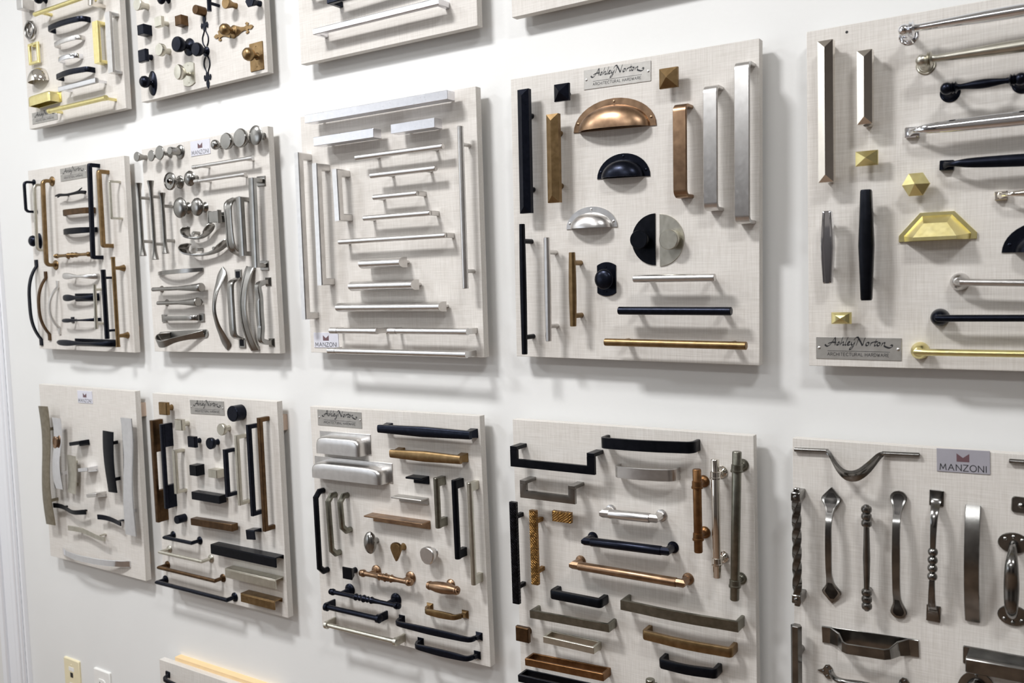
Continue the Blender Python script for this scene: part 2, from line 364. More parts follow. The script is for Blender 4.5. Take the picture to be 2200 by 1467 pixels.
def knob(r, L, m, R=12, h=26, prof='mush', seg=24, sx=1, sy=1, rot=0, ros=0, oval=1, rsx=1):
    k = sqrt(2) if seg == 4 else (1.06 if seg == 6 else 1)
    if seg == 4: rot = pi / 4
    st = [q for q in PROF[prof]]
    if 'stem' in prof or prof in ('mush', 'flatmush', 'ball', 'disc', 'trumpet', 'ridged', 'backmush', 'pyr', 'pillow', 'taper'):
        # split into stem and head so that each is its own part
        cut = min(range(1, len(st) - 1), key=lambda i: st[i][0]) 
        while st[cut + 1][0] <= st[cut][0] * 1.12 and cut < len(st) - 3: cut += 1
        lathe('stem', r, m, [(a * R, b * h - (.2 if b == 0 else 0)) for a, b in st[:cut + 1]], seg=20)
        lathe('knob_head', r, m, [(a * R * k, b * h) for a, b in st[cut:]], seg=seg, sx=sx, sy=sy, rot=rot, ang=35 if seg > 8 else 12)
    else:
        lathe('knob_head', r, m, [(a * R * k, b * h) for a, b in st], seg=seg, sx=sx, sy=sy, rot=rot, ang=35 if seg > 8 else 12)
    if ros: lathe('rosette', r, m, [(ros, -.2), (ros, 1.2), (ros * .9, 2.4), (ros * .6, 3), (ros * .5, 4), (0, 4.1)], seg=28, sx=rsx, sy=oval)
def rounded(w, h, c, n=4):
    out = []
    for sx, sy, a in ((1, 1, 0), (-1, 1, pi / 2), (-1, -1, pi), (1, -1, 1.5 * pi)):
        for i in range(n + 1):
            q = a + pi / 2 * i / n; out.append((sx * (w / 2 - c) + c * cos(q), sy * (h / 2 - c) + c * sin(q)))
    return out
def knobplate(r, L, m, pw=30, ph=50, arch=0, px=0, py=0, **k):
    if arch:
        out = [(-pw / 2 + pw * i / 8, ph / 2 - arch * ((i / 4 - 1) ** 2)) for i in range(8, -1, -1)] + [(-pw / 2 + pw * i / 8, -ph / 2 + arch * ((i / 4 - 1) ** 2)) for i in range(9)]
    else: out = rounded(pw, ph, 1)
    plate('backplate', r, m, out, -.2, 2, .5, px, py)
    for s in (-1, 1): screw(r, px, py + s * ph * .36, 2, 1.3, m)
    knob(r, L, m, **k)
def halfdisc(r, L, m, R=30, side=-1, kx=0, kr=14, h=26):
    a0 = pi / 2 if side < 0 else -pi / 2
    plate('backplate', r, m, disc(R, 25, 1, 1, a0, a0 + pi, True), -.2, 2, .5)
    for q in (.35, .65):
        pass
    lathe('stem', r, m, [(kr * .8, -.2), (kr * .75, 3), (kr * .45, 6), (kr * .42, h * .55)], kx, 0, seg=20)
    lathe('knob_head', r, m, [(kr * .45, h * .5), (kr * .98, h * .58), (kr, h * .62), (kr, h * .95), (kr * .94, h)], kx, 0, seg=28)
FLEUR = [(0, 1), (.10, .93), (.13, .85), (.08, .78), (.10, .74), (.26, .78), (.33, .70), (.30, .63), (.23, .62), (.24, .68), (.16, .68), (.12, .62)]
TEAR = [(0, -1.75), (.3, -1.3), (.62, -.7), (.88, -.15), (1, .3), (.9, .72), (.6, 1.0), (.2, 1.1)]
TRI = [(0, -1.05), (.4, -.98), (.75, -.68), (.98, -.15), (1.02, .3), (.82, .68), (.45, .88), (.1, .95)]
def shapeknob(r, L, m, R=12, h=22, tear=0, T=6):
    q = [(a * R, b * R) for a, b in (TEAR if tear else TRI)]; out = q + [(-a, b) for a, b in q[:0:-1]]
    plate('knob_head', r, m, out, h - T, h, 1.6)
    lathe('stem', r, m, [(R * .6, -.2), (R * .5, 2), (R * .36, h * .4), (R * .5, h - T + .3)], seg=18)
def fleur(r, L, m, W=30, R=10, h=26, solid=0, **k):
    """knob on a pierced fleur-de-lis backplate, x is the long way"""
    for s in (-1, 1):
        q = [(s * a * L / 2, b * W) for b, a in FLEUR]; q2 = [(x, -y) for x, y in q[::-1]]
        plate('finial', r, m, q + [(s * L * .28, W * .1)] + [(s * L * .28, -W * .1)] + q2[:-1], -.2, 2.2, .3)
        if not solid:
            for t in (-1, 1):
                sweep('strap', r, m, spline([(s * L * .31, t * 1, 1, 2.6, 2.2), (s * L * .26, t * W * .10, 1, 2.6, 2.2), (s * L * .19, t * W * .26, 1, 3, 2.2), (s * L * .12, t * W * .24, 1, 3, 2.2), (s * L * .07, t * W * .10, 1, 3, 2.2)], 4), 'round')
        else: plate('strap', r, m, [(s * L * .32, -2), (s * L * .30, 3), (s * L * .2, W * .14), (s * L * .08, W * .3), (s * L * .08, -W * .3), (s * L * .2, -W * .14)], -.2, 2.4, .4)
    rosette(r, m, 0, W * .30 if not solid else W * .38)
    knob(r, L, m, R=R, h=h, **k)
def turned(r, L, m, w=8, h=30, ros=11, pin=10, end='ball', bulge=1.5, rosy=0):
    """long turned pull: centre bulge, collars, ball joints over round rosettes"""
    z = h - 6; e = L / 2
    prof = [(w * .5, -e + 12), (w * .8, -e + 13.5), (w * .55, -e + 15), (w * .8, -e + 17), (w * .42, -e + 19), (w * .36, -e + 22)]
    n = 14
    for i in range(1, n): q = i / n; x = lerp(-e + 22, e - 22, q); prof.append((w * (.36 + (bulge - 1) * .5 * sin(pi * q) ** 1.5), x))
    prof += [(a, -b) for a, b in prof[5::-1]]
    lathe('grip', r, m, prof, 0, 0, z, 20, 'x')
    for s in (-1, 1):
        x = s * (e - 7)
        lathe('joint_ball', r, m, [(7.2 * sin(pi * i / 10), -7.2 * cos(pi * i / 10)) for i in range(11)], x, 0, z, seg=20)
        lathe('post', r, m, [(ros * .7, 1.5), (ros * .55, 4), (ros * .35, 8), (ros * .3, z - 4)], x, 0, seg=20)
        lathe('rosette', r, m, [(ros, -.2), (ros, 1), (ros * .9, 2), (ros * .8, 1.6), (ros * .7, 2.8), (0, 3)], x, 0, seg=28)
def turnedbar(r, L, m, w=9, h=28, ros=9, pin=None):
    """short turned bar with centre beads, overhanging ends and mushroom rosettes"""
    z = h - w / 2; e = L / 2; pin = pin or L * .17; W = w / 2
    pr = [(W * .5, 0), (W * .95, .6), (W * 1.1, 2), (W * .8, 3.4), (W * .7, 4.5), (W * 1.25, 6), (W * 1.3, 9), (W * 1.1, 12), (W * .85, 13)]
    p = [(a, b - e) for a, b in pr] + [(W * .8, -e * .45), (W * 1.0, -e * .28), (W * 1.35, -e * .22), (W * .85, -e * .16), (W * 1.2, -e * .11), (W * .9, -e * .07), (W * 1.45, 0)]
    p += [(a, -b) for a, b in p[-2::-1]]
    lathe('grip', r, m, p, 0, 0, z, 18, 'x')
    for s in (-1, 1):
        x = s * (e - pin); lathe('post', r, m, [(ros * .55, 2), (ros * .4, 6), (ros * .38, z)], x, 0, seg=16)
        lathe('rosette', r, m, [(ros, -.2), (ros * 1.02, 2), (ros * .8, 4.5), (ros * .5, 5.5), (0, 5.6)], x, 0, seg=24)
def tbarrel(r, L, m, w=18, h=34, px=0):
    z = h - w / 2; e = L / 2; W = w / 2
    lathe('grip', r, m, [(W * .1, -e), (W * .3, -e + 1), (W * .3, -e + 3), (W * .62, -e + 3.4), (W * .62, -e + 6), (W * .75, -e + 6.5), (W * .75, -e + 9), (W * .68, -e + 9.4), (W * .9, -e * .4), (W, 0), (W * .9, e * .4), (W * .68, e - 9.4), (W * .75, e - 9), (W * .75, e - 6.5), (W * .62, e - 6), (W * .62, e - 3.4), (W * .3, e - 3), (W * .3, e - 1), (W * .1, e)], 0, 0, z, 24, 'x')
    lathe('post', r, m, [(9, -.2), (9, 2), (7.5, 4), (4.5, 6), (4.5, z)], px, 0, seg=22)
def twig(r, L, m, w=6, h=22):
    e = L / 2; z = h - 3
    sweep('grip', r, m, spline([(-e, -1, z, 3, 3), (-e * .7, 0, z, w, w), (-e * .2, -1.5, z + 1, w * .8, w * .8), (e * .3, 0, z, w * .9, w * .9), (e * .6, 1, z, w * 1.2, w), (e, 0, z, w * .8, w * .8)], 4), 'oct')
    sweep('twig_fork', r, m, [(e * .45, 1, z, 4, 4), (e * .62, 6, z, 3, 3), (e * .78, 10, z, 2.4, 2.4)], 'oct', (0, 0, 1))
    sweep('twig_fork', r, m, [(-e * .6, 0, z, 4, 4), (-e * .85, -5, z, 2.4, 2.4)], 'oct', (0, 0, 1))
    for s in (-1, 1): post(r, m, s * e * .55, 'rd', 5, z)
def spoon(r, L, m, w=16, h=24, plate_=0, feet=0, dual=0):
    """paddle pull: broad lobe at the left, thin waist, flare at the right"""
    e = L / 2; z = h
    st = spline([(-e, 0, z - 5, w * .3, 2), (-e * .85, 0, z - 2, w * .85, 4), (-e * .5, 0, z, w, 5), (-e * .1, 0, z, w * .6, 5), (e * .2, 0, z, w * .45, 5), (e * .6, 0, z - 2, w * .6, 5), (e * .92, 0, z * .5, w * .8, 4), (e, 0, 1, w * .85, 3)], 4)
    sweep('grip', r, m, st, 'round')
    if plate_: box('backplate', r, m, -e * .55, e, -w * .5, w * .62, -.2, 2, .5)
    if feet:
        for s in (-1, 1): box('foot', r, m, s * e * .72 - 6, s * e * .72 + 6, -6, 8, -.2, 3, .6)
    post(r, m, -e * .5, 'rd', 6, z - 1)
def ringpull(r, L, m, R=20, rect=0, th=4):
    if rect:
        a, b = R * .85, R; sweep('ring', r, m, [(-a, -b * 1.9, 8, th, th), (a, -b * 1.9, 8, th, th), (a, 2, 8, th, th), (-a, 2, 8, th, th)], 'rect', (0, 0, 1), True)
        box('post', r, m, -4, 4, -4, 5, -.2, 11, .6)
    else:
        for j, rr in enumerate((R, R * .72)):
            sweep('ring', r, m, [(rr * sin(q), -rr + 2 + rr * cos(q), 8 - 3 * j, th, th) for q in [2 * pi * i / 28 for i in range(28)]], 'round', (0, 0, 1), True)
        lathe('post', r, m, [(5, -.2), (4, 3), (3, 12), (0, 13)], 0, 2, seg=14)
def wave(r, L, m, w=26, t=2.5, h=24, amp=6, n=2, hole=0, ph=0, edge=0):
    """wavy sheet-metal pull with one long edge fixed down"""
    st = []
    for i in range(25):
        f = i / 24; st.append((lerp(-L / 2, L / 2, f), amp * .4 * sin(2 * pi * n * f + ph + 1), h - t - amp * (.5 + .5 * sin(2 * pi * n * f + ph)), w * (1 - .18 * sin(pi * n * f) ** 2), t))
    sweep('grip', r, m, st, 'flat')
    for s in (-1, 1): box('leg', r, m, s * L * .3 - 4, s * L * .3 + 4, -1.5, 1.5, -.2, h - t - amp - 1, .4)
    if hole:
        lathe('ring_boss', r, 'bz', [(w * .26, h - 6), (w * .31, h - 1), (w * .31, h + .4), (w * .24, h + .4), (w * .2, h - .8), (0, h - .9)], -L * .16, 0, seg=20, sy=.75, sx=1.3)
def leafarch(r, L, m, w=14, h=28):
    e = L / 2
    st = [(-e, 0, 1.5, 1, 2), (-e * .93, 0, 2.5, w * .6, 4), (-e * .8, 0, 6, w, 5), (-e * .6, 0, 14, w * .8, 5), (-e * .35, 0, h * .8, w * .5, 5), (0, 0, h, w * .42, 5)]
    st += [(-a, b, c, d, f) for a, b, c, d, f in st[-2::-1]]
    sweep('grip', r, m, spline(st, 4), 'round')
def footarch(r, L, m, w=9, h=28, foot=14, out=0):
    e = L / 2 - foot
    st = [(-e - 3, 0, 2, foot * .8, 3), (-e, 0, 9, w * 1.1, 5), (-e + 8, 0, h * .8, w, 6), (-e * .5, 0, h - 3, w, 6), (0, 0, h - 3, w, 6)]
    st += [(-a, b, c, d, f) for a, b, c, d, f in st[-2::-1]]
    sweep('grip', r, m, spline(st, 4), 'rect')
    for s in (-1, 1):
        c = s * (L / 2 - foot / 2)
        box('foot', r, m, c - foot / 2, c + foot / 2, -foot / 2, foot / 2, -.2, 3, .5)
        if out: box('foot_inset', r, 'bk', c - foot * .32, c + foot * .32, -foot * .32, foot * .32, 2.9, 3.3, .1)
def band(r, L, m, w=14, h=28, amp=7):
    st = []
    for i in range(21):
        f = i / 20; st.append((lerp(-L / 2, L / 2, f), -amp * sin(pi * f), 3 + (h - 5) * sin(pi * f) ** .8, w * (.8 + .3 * abs(2 * f - 1)), 4))
    sweep('grip', r, m, st, 'groove')
    for s in (-1, 1): box('foot', r, m, s * (L / 2 - 4) - 4, s * (L / 2 - 4) + 4, -w / 2, w / 2, -.2, 4, .5)
def conepull(r, L, m, w=9, h=22):
    e = L / 2; z = h - w / 2
    lathe('grip', r, m, [(w * .45, -e), (w * .42, e * .1)], 0, 0, z, 16, 'x')
    lathe('flared_end', r, m, [(w * .46, 0), (w * .55, e * .2), (w * .9, e * .8), (w * .95, e * .9), (w * .85, e * .92)], e * .08, 0, z, 20, 'x')
    lathe('post', r, m, [(w * .8, -.2), (w * .7, 2), (w * .4, 5), (w * .4, z)], -e + w * .8, 0, seg=16)
    lathe('post', r, m, [(w * .6, -.2), (w * .5, z)], e * .8, 0, seg=16)
def flaredT(r, L, m, w=13, h=28, pin=None):
    e = L / 2; z = h - 5; W = w / 2; pin = pin or L * .2
    pr = [(W * .9, -e), (W, -e + 1), (W * .95, -e + 2.5), (W * .62, -e + L * .1), (W * .5, -e + L * .22), (W * .55, 0)]
    pr += [(a, -b) for a, b in pr[-2::-1]]
    lathe('grip', r, m, pr, 0, 0, z, 18, 'x')
    for s in (-1, 1): post(r, m, s * (e - pin), 'rd', 7, z)
def ribbon(r, L, m, w=22, h=30, big=0):
    """double-scoop pull: a ribbon standing off the board with a lobe curling up at each end"""
    e = L / 2; z = h * .55
    st = [(-e * .72, 13, z, w * .35, 2), (-e * .95, 10, z, w * .9, 2.5), (-e, 2, z, w, 3), (-e * .86, -7, z, w * .95, 3.5), (-e * .55, -11, z, w * .6, 4), (-e * .05, -11, z * .8, w * .4, 4), (e * .35, -6, z * .8, w * .55, 4), (e * .65, 3, z * .9, w * .9, 3), (e * .9, 12, z, w * .75, 2.5), (e, 16, z, w * .2, 2)]
    sweep('grip', r, m, spline(st, 5), 'flat', (0, .15, 1))
    post(r, m, -e * .45, 'rd', 7, z - 2); post(r, m, e * .25, 'rd', 7, z - 3)
def foldpull(r, L, m, w=14, h=26):
    e = L / 2
    plate('backplate', r, m, rounded(L * .98, w * .9, w * .4), -.2, 2, .5)
    st = [(e * .85, 0, 3, w * .8, 3), (e * .4, -w * .25, h * .5, w * .6, 3), (0, -w * .5, h * .8, w * .6, 3), (-e * .35, -w * .85, h, w * .8, 3), (-e * .6, -w * .7, h * .95, w * .9, 3), (-e * .68, -w * .1, h * .6, w * .8, 3), (-e * .5, 0, 2, w * .7, 3)]
    sweep('grip', r, m, spline(st, 5), 'flat', (0, .9, .3))
    screw(r, e * .85, 0, 4, 1.8, m); screw(r, -e * .88, 0, 2, 1.8, m)
def htab(r, L, m, w=18, h=24):
    box('grip', r, m, -L / 2, L / 2, -w / 2, w / 2, h - 3, h, .5)
    for s in (-1, 1): box('side_fin', r, m, s * L / 2 - 1.5, s * L / 2 + 1.5, -w / 2 - 2, w / 2 + 2, h - 8, h + 1, .4)
    box('post', r, m, -4, 4, -4, 4, 1.8, h - 2.5, .5); box('foot', r, m, -L * .4, L * .4, -w * .45, w * .45, -.2, 2, .5)
def loopstrap(r, L, m, w=18, h=26):
    st = []
    for i in range(21):
        q = -1 + i / 10; st.append((q * L / 2 * (1 if abs(q) < 1 else 1), 0, 3 + (h - 5) * (1 - q ** 8), w * (.72 + .28 * q * q), 3.5))
    sweep('grip', r, m, st, 'groove')
    for s in (-1, 1): box('leg', r, m, s * (L / 2 - 3) - 2, s * (L / 2 - 3) + 2, -w * .45, w * .45, -.2, 8, .5)
def dropU(r, L, m, H=22, w=12, h=30, t=6):
    """square U hanging in its own plane; the top of each upright returns to the board. y=0 is the middle of the lower bar"""
    a = L / 2 - w / 2
    sweep('grip', r, m, [(-a, H, h - t / 2, t, w), (-a, 0, h - t / 2, t, w), (a, 0, h - t / 2, t, w), (a, H, h - t / 2, t, w)], 'flat', (0, 0, 1))
    for s in (-1, 1): box('leg', r, m, s * a - w / 2, s * a + w / 2, H, H + t, -.2, h, .5)
def mixbar(r, L, m, w=14, h=30, ros=9, e1=None):
    z = h - w / 2; e = L / 2; e1 = e1 or 14; tm = m
    lathe('grip', r, tm, [(w / 2 - .3, -e + e1), (w / 2, -e + e1 + .6), (w / 2, e - e1 - .6), (w / 2 - .3, e - e1)], 0, 0, z, 24, 'x')
    for s in (-1, 1):
        st = [(s * (e - e1 - 1), 0, z, w * .86, w * .86), (s * (e - w * .35), 0, z, w * .86, w * .86), (s * (e - w * .35 - .5), 0, 4, w * .86, w * .86)]
        sweep('elbow', r, m, st, 'oct', ang=20); rosette(r, m, s * (e - w * .35), ros)
def collarbar(r, L, m, w=12, h=32, cin=22, ros=9):
    z = h - w / 2; e = L / 2
    lathe('grip', r, m, [(w / 2 - .7, -e), (w / 2, -e + 1), (w / 2, e - 1), (w / 2 - .7, e)], 0, 0, z, 22, 'x')
    for s in (-1, 1):
        lathe('collar', r, m, [(w * .5, -6), (w * .58, -5.4), (w * .6, 2), (w * .66, 2.5), (w * .66, 5), (w * .5, 5.6)], s * (e - cin), 0, z, 22, 'x')
        lathe('post', r, m, [(ros * .9, -.2), (ros * .85, 2), (w * .35, 5), (w * .33, z)], s * (e - cin), 0, seg=18)
        rosette(r, m, s * (e - cin), ros)
def dframe(r, L, m, w=9, h=30, lw=14):
    e = L / 2; z = h - lw / 2
    lathe('grip', r, m, [(w / 2, -e + 5), (w / 2, e - 5)], 0, 0, z, 18, 'x')
    for s in (-1, 1):
        x = s * (e - 3)
        lathe('end_boss', r, m, [(lw * .42, -4.5), (lw * .5, -3.8), (lw * .5, 2.5), (lw * .44, 3)], x if s > 0 else x + 1.5, 0, z, 22, 'x')
        box('leg', r, m, x - 2.2, x + 2.2, -lw / 2, lw / 2, -.2, z, .8)
def flarefoot(r, L, m, w=10, h=26, t=5, foot=13, low=0):
    """bow pull with square trumpet feet"""
    e = L / 2 - foot / 2
    st = [(-e, 0, 1, foot, foot * .8), (-e + .5, 0, 4, foot * .55, foot * .45), (-e + 1.5, -low * .3, h * .45, w * .75, t), (-e + 8, -low * .6, h * .85, w * .8, t), (-e * .5, -low, h - t * .6, w, t), (0, -low, h - t / 2, w * 1.1, t)]
    st += [(-a, b, c, d, f) for a, b, c, d, f in st[-2::-1]]
    sweep('grip', r, m, spline(st[2:-2], 4), 'rect')
    for s in (-1, 1):
        lathe('foot', r, m, [(foot * .7, -.2), (foot * .7, 1.2), (foot * .36, 5), (foot * .3, h * .46)], s * e, 0, seg=4, rot=pi / 4, ang=12)
def footbar(r, L, m, w=9, h=28, foot=10, one=0):
    """rod pull whose ends swell into round domed feet"""
    e = L / 2; z = h - w / 2
    sweep('grip', r, m, spline([(-e + 2, 0, z * .5, w * 1.25, w * 1.25), (-e + 9, 0, z * .93, w * 1.05, w * 1.05), (-e + 20, 0, z, w, w), (0, 0, z, w, w), (e - 20, 0, z, w, w), (e - 9, 0, z * .93, w * 1.05, w * 1.05), (e - 2, 0, z * .5, w * 1.25, w * 1.25)], 4), 'round')
    for s in (-1, 1): lathe('foot', r, m, [(foot, -.2), (foot, 2), (foot * .97, 5), (foot * .85, z * .55), (foot * .6, z * .78), (foot * .2, z * .9), (0, z * .9)], s * (e - foot * .5), 0, seg=26)
def scoopstrap(r, L, m, w=16, h=26, foot=13, t=7):
    e = L / 2
    st = [(-e + 4, 0, 5, foot * .7, 5), (-e + 11, 0, h * .6, w * .4, 5), (-e + 20, 0, h * .85, w * .5, 5), (-e + 40, 0, h - 3, w * .8, t), (0, 0, h - 3, w, t)]
    st += [(-a, b, c, d, f) for a, b, c, d, f in st[-2::-1]]
    sweep('grip', r, m, spline(st, 4), 'round')
    for s in (-1, 1):
        c = s * (e - foot / 2); box('foot', r, m, c - foot / 2, c + foot / 2, -foot * .38, foot * .38, -.2, 8, .8)
def hexbarrel(r, L, m, w=13, mid=18, h=28, t=12, inset=0):
    st = [(x, 0, h - t / 2, ww, tt) for x, ww, tt in ((-L / 2, w - 1.5, t * .8), (-L / 2 + 2, w, t * .9), (0, mid, t), (L / 2 - 2, w, t * .9), (L / 2, w - 1.5, t * .8))]
    sweep('grip', r, m, st, 'soft' if not inset else 'groove', ang=25)
    for s in (-1, 1): post(r, m, s * L * .3, 'rd', 8, h - t)
def facetcup(r, L, m, H=28, d=22):
    e = L / 2; o = [(-e, 0), (e, 0), (e, H * .22), (e * .44, H), (-e * .44, H), (-e, H * .22)]
    plate('flange', r, m, o, -.2, 3, .4)
    k = .84; a = [(-e * .84, 0, 3), (e * .84, 0, 3), (e * .86, H * .2, 3), (e * .38, H * .88, 3), (-e * .38, H * .88, 3), (-e * .86, H * .2, 3)]
    b = [(-e * .56, 0, d), (e * .56, 0, d), (e * .55, H * .12, d), (e * .30, H * .60, d * .72), (-e * .30, H * .60, d * .72), (-e * .55, H * .12, d)]
    vs = a + b; fs = [(1, 2, 8, 7), (2, 3, 9, 8), (3, 4, 10, 9), (4, 5, 11, 10), (5, 0, 6, 11), (7, 8, 11, 6), (8, 9, 10, 11)]
    link('hood', vs, fs, m, r, 12)
# wrought style pulls
def paddle(r, L, m, w=8, W=22, tear=0, h=24):
    e = L / 2; q = 26 if not tear else 30
    if tear: prof = [(0, .02), (1, .45), (3, .75), (7, 1), (12, .95), (20, .66), (28, .5)]
    else: prof = [(0, .04), (4, .35), (11, .85), (15, 1), (19, .92), (25, .6), (31, .42)]
    st = []
    for x, k in prof: st.append((-e + x, 0, 2.5 + (x / prof[-1][0]) ** 2 * h * .45, max(W * k, .6), 4))
    st += [(-e + prof[-1][0] + 12, 0, h - 5, w, 4.5), (-e * .3, 0, h - 2.5, w, 4.5), (0, 0, h - 2, w * 1.05, 4.5)]
    st += [(-a, b, c, d, f) for a, b, c, d, f in st[-2::-1]]
    sweep('grip', r, m, spline(st, 3), 'flat')
    zz = lambda x: 2.5 + (x / prof[-1][0]) ** 2 * h * .45
    for s in (-1, 1):
        ins = [(x + 3 * (1 - i / (len(prof) - 1)), k) for i, (x, k) in enumerate(prof)]
        q = [(s * (x - e), 0, zz(x) + 1.35, max(W * k * .74 - 1.2, .5), 2) for x, k in (ins[1:] if not tear else ins[1:])]
        q.append((s * (prof[-1][0] + (5 if not tear else 11) - e), 0, zz(prof[-1][0]) + (2.6 if not tear else 4.2), .6, 2))
        sweep('recess', r, 'rc', spline(q if s < 0 else q[::-1], 3), 'flat')  # dark strip laid over each paddle end to mark its recess
def beadrod(r, L, m, w=8, B=13, h=26):
    e = L / 2; z = h - B / 2; bl = B * .68
    lathe('grip', r, m, [(w * .42, -e + 3 * bl), (w * .55, 0), (w * .42, e - 3 * bl)], 0, 0, z, 16, 'x')
    for s in (-1, 1):
        for i in range(3):
            c = s * (e - bl * (i + .5) - 2)
            lathe('bead', r, m, [(B * .34, -bl * .5), (B * .47, -bl * .3), (B * .5, 0), (B * .47, bl * .3), (B * .34, bl * .5)], c, 0, z, 18, 'x')
        lathe('finial', r, m, [(B * .28, -2), (B * .22, 1), (0, 2)] if s > 0 else [(0, -2), (B * .22, -1), (B * .28, 2)], s * (e - 1.5), 0, z, 14, 'x')
        post(r, m, s * (e - bl * 2.5), 'rd', 7, z)
def beadstrap(r, L, m, w=7, W=16, B=11, h=22, n=4, off=0):
    e = L / 2; z = h - 5
    for s in (-1, 1):
        st = [(s * e, 0, 2, W, 3), (s * (e - 14), 0, 4, W * .7, 3.5), (s * (e - 26), 0, z * .8, w * 1.2, 5), (s * (e - 45), 0, z, w, 6), (s * (off * s + n * B * .44), 0, z, w * .85, 6)]
        sweep('grip_arm', r, m, spline(st, 3), 'rect'); box('foot', r, m, min(s * e, s * (e - 20)), max(s * e, s * (e - 20)), -W / 2, W / 2, -.2, 1.8, .4)
    for i in range(n):
        c = off + (i - (n - 1) / 2) * B * .88
        lathe('bead', r, m, [(B * .5 * sin(pi * (j + .6) / 9.2), -B * .5 * cos(pi * (j + .6) / 9.2)) for j in range(9)], c, 0, z, 18, 'x')
def twistbar(r, L, m, w=9, h=26):
    e = L / 2; n = 60; z = h - w / 2
    sweep('grip', r, m, [(lerp(-e + 16, e - 16, i / n), 0, z, w, w) for i in range(n + 1)], 'rect', twist=pi * 3.0, ang=30)
    for s in (-1, 1):
        c = s * (e - 11); box('collar', r, m, c - 6, c + 6, -6, 6, -.2, h + 1, 1)
        lathe('rivet', r, m, [(3.2, h + .8), (3, h + 2), (1.5, h + 2.9), (0, h + 3)], c, 0, seg=14)
        box('end_lug', r, m, min(s * e, c), max(s * e, c), -3.6, 3.6, h - 10, h - 3, .8)
def dip(r, L, m, h=26, w=12, D=26):
    e = L / 2; a = e * .43
    for s in (-1, 1): lathe('rod', r, m, [(2.4, 0), (3, .6), (3, e - a)] if s < 0 else [(3, 0), (3, e - a - .6), (2.4, e - a)], -e if s < 0 else a, 0, 3.5, 14, 'x')
    st = [(-a - 2, 0, 5, 4, 4), (-a * .9, -D * .12, 9, 9, 4), (-a * .6, -D * .55, h * .7, w, 4), (-a * .3, -D * .85, h * .95, w * 1.1, 4), (0, -D * .95, h, w * 1.15, 4)]
    st += [(-x, y, z, ww, t) for x, y, z, ww, t in st[-2::-1]]
    sweep('grip', r, m, spline(st, 4), 'scoop', (0, .75, .66))
def trough(r, L, m, H=21, h=26):
    e = L / 2; t = 2
    st = [(-e, 0, 1.2, H, 2.4), (-e * .82, 0, 1.6, H, 2.4), (-e * .62, 0, 8, H * .85, 2.6), (-e * .48, 0, h * .85, H * .62, 3), (-e * .38, 0, h, H * .6, 3)]
    st += [(-x, y, z, ww, q) for x, y, z, ww, q in st[::-1]]
    st = [(x, -(H - ww) / 2, z, ww, q) for x, y, z, ww, q in st]
    sweep('grip', r, m, st, 'flat', ang=20); box('backplate', r, m, -e, e, -H / 2, H / 2, -.2, 1, .3)
def spade(r, L, m, w=7, h=26, F=17):
    e = L / 2
    for s in (-1, 1):
        o = [(s * (e - x), y) for x, y in ((0, 0), (7, 3), (11, 9), (16, 10), (20, 6), (21, 0), (20, -6), (16, -10), (11, -9), (7, -3))]
        plate('foot', r, m, o, -.2, 2.5, .6)
        for x, y in ((13, 6), (13, -6), (8, 0)): screw(r, s * (e - x), y, 2.5, 2, m, 'rivet')
    st = [(-e + 18, 0, 2, w, w * .8), (-e + 24, 0, h * .55, w * .9, w * .9), (-e * .4, 0, h * .92, w, w), (0, 0, h - w / 2, w * 1.1, w)]
    st += [(-a, b, c, d, f) for a, b, c, d, f in st[-2::-1]]
    sweep('grip', r, m, spline(st, 4), 'round')
def rivetD(r, L, m, w=13, h=32, R=16):
    e = L / 2
    for s in (-1, 1):
        plate('foot', r, m, [(s * (e - 12 + R * .75 * cos(q)), R * sin(q)) for q in [2 * pi * i / 24 for i in range(24)]], -.2, 3, .8)
        for q in (-.95, 0, .95): lathe('rivet', r, m, [(2.6, 3), (2.4, 4), (1.3, 5), (0, 5.2)], s * (e - 12 + R * .48 * cos(q)), R * .66 * sin(q), seg=12)
    st = [(-e + 12, 0, 3, w * .6, 6), (-e + 16, 0, h * .45, w * .62, 7), (-e * .45, 0, h * .9, w * .95, 9), (0, 0, h - 5, w * 1.1, 10)]
    st += [(-a, b, c, d, f) for a, b, c, d, f in st[-2::-1]]
    sweep('grip', r, m, spline(st, 4), 'round')
def boxpull(r, L, m, H=21, h=24):
    box('backplate', r, m, -L / 2, L / 2, -H / 2, H / 2, -.2, 2.5, 1)
    box('hood', r, m, -L / 2 + 5, L / 2 - 5, -H / 2 - 2, H / 2 - 7, 2.3, h, 1)
def platepull(r, L, m, W=20, h=26):
    e = L / 2
    for s in (-1, 1):
        plate('foot', r, m, rounded(W, W, 4), -.2, 3, 1, s * (e - W / 2)); lathe('rivet', r, m, [(3.4, 3), (3.2, 5), (1.6, 6.5), (0, 6.8)], s * (e - W / 2), 0, seg=16)
    arc(r, L - W * 2, m, w=10, t=4, h=h, p=3)

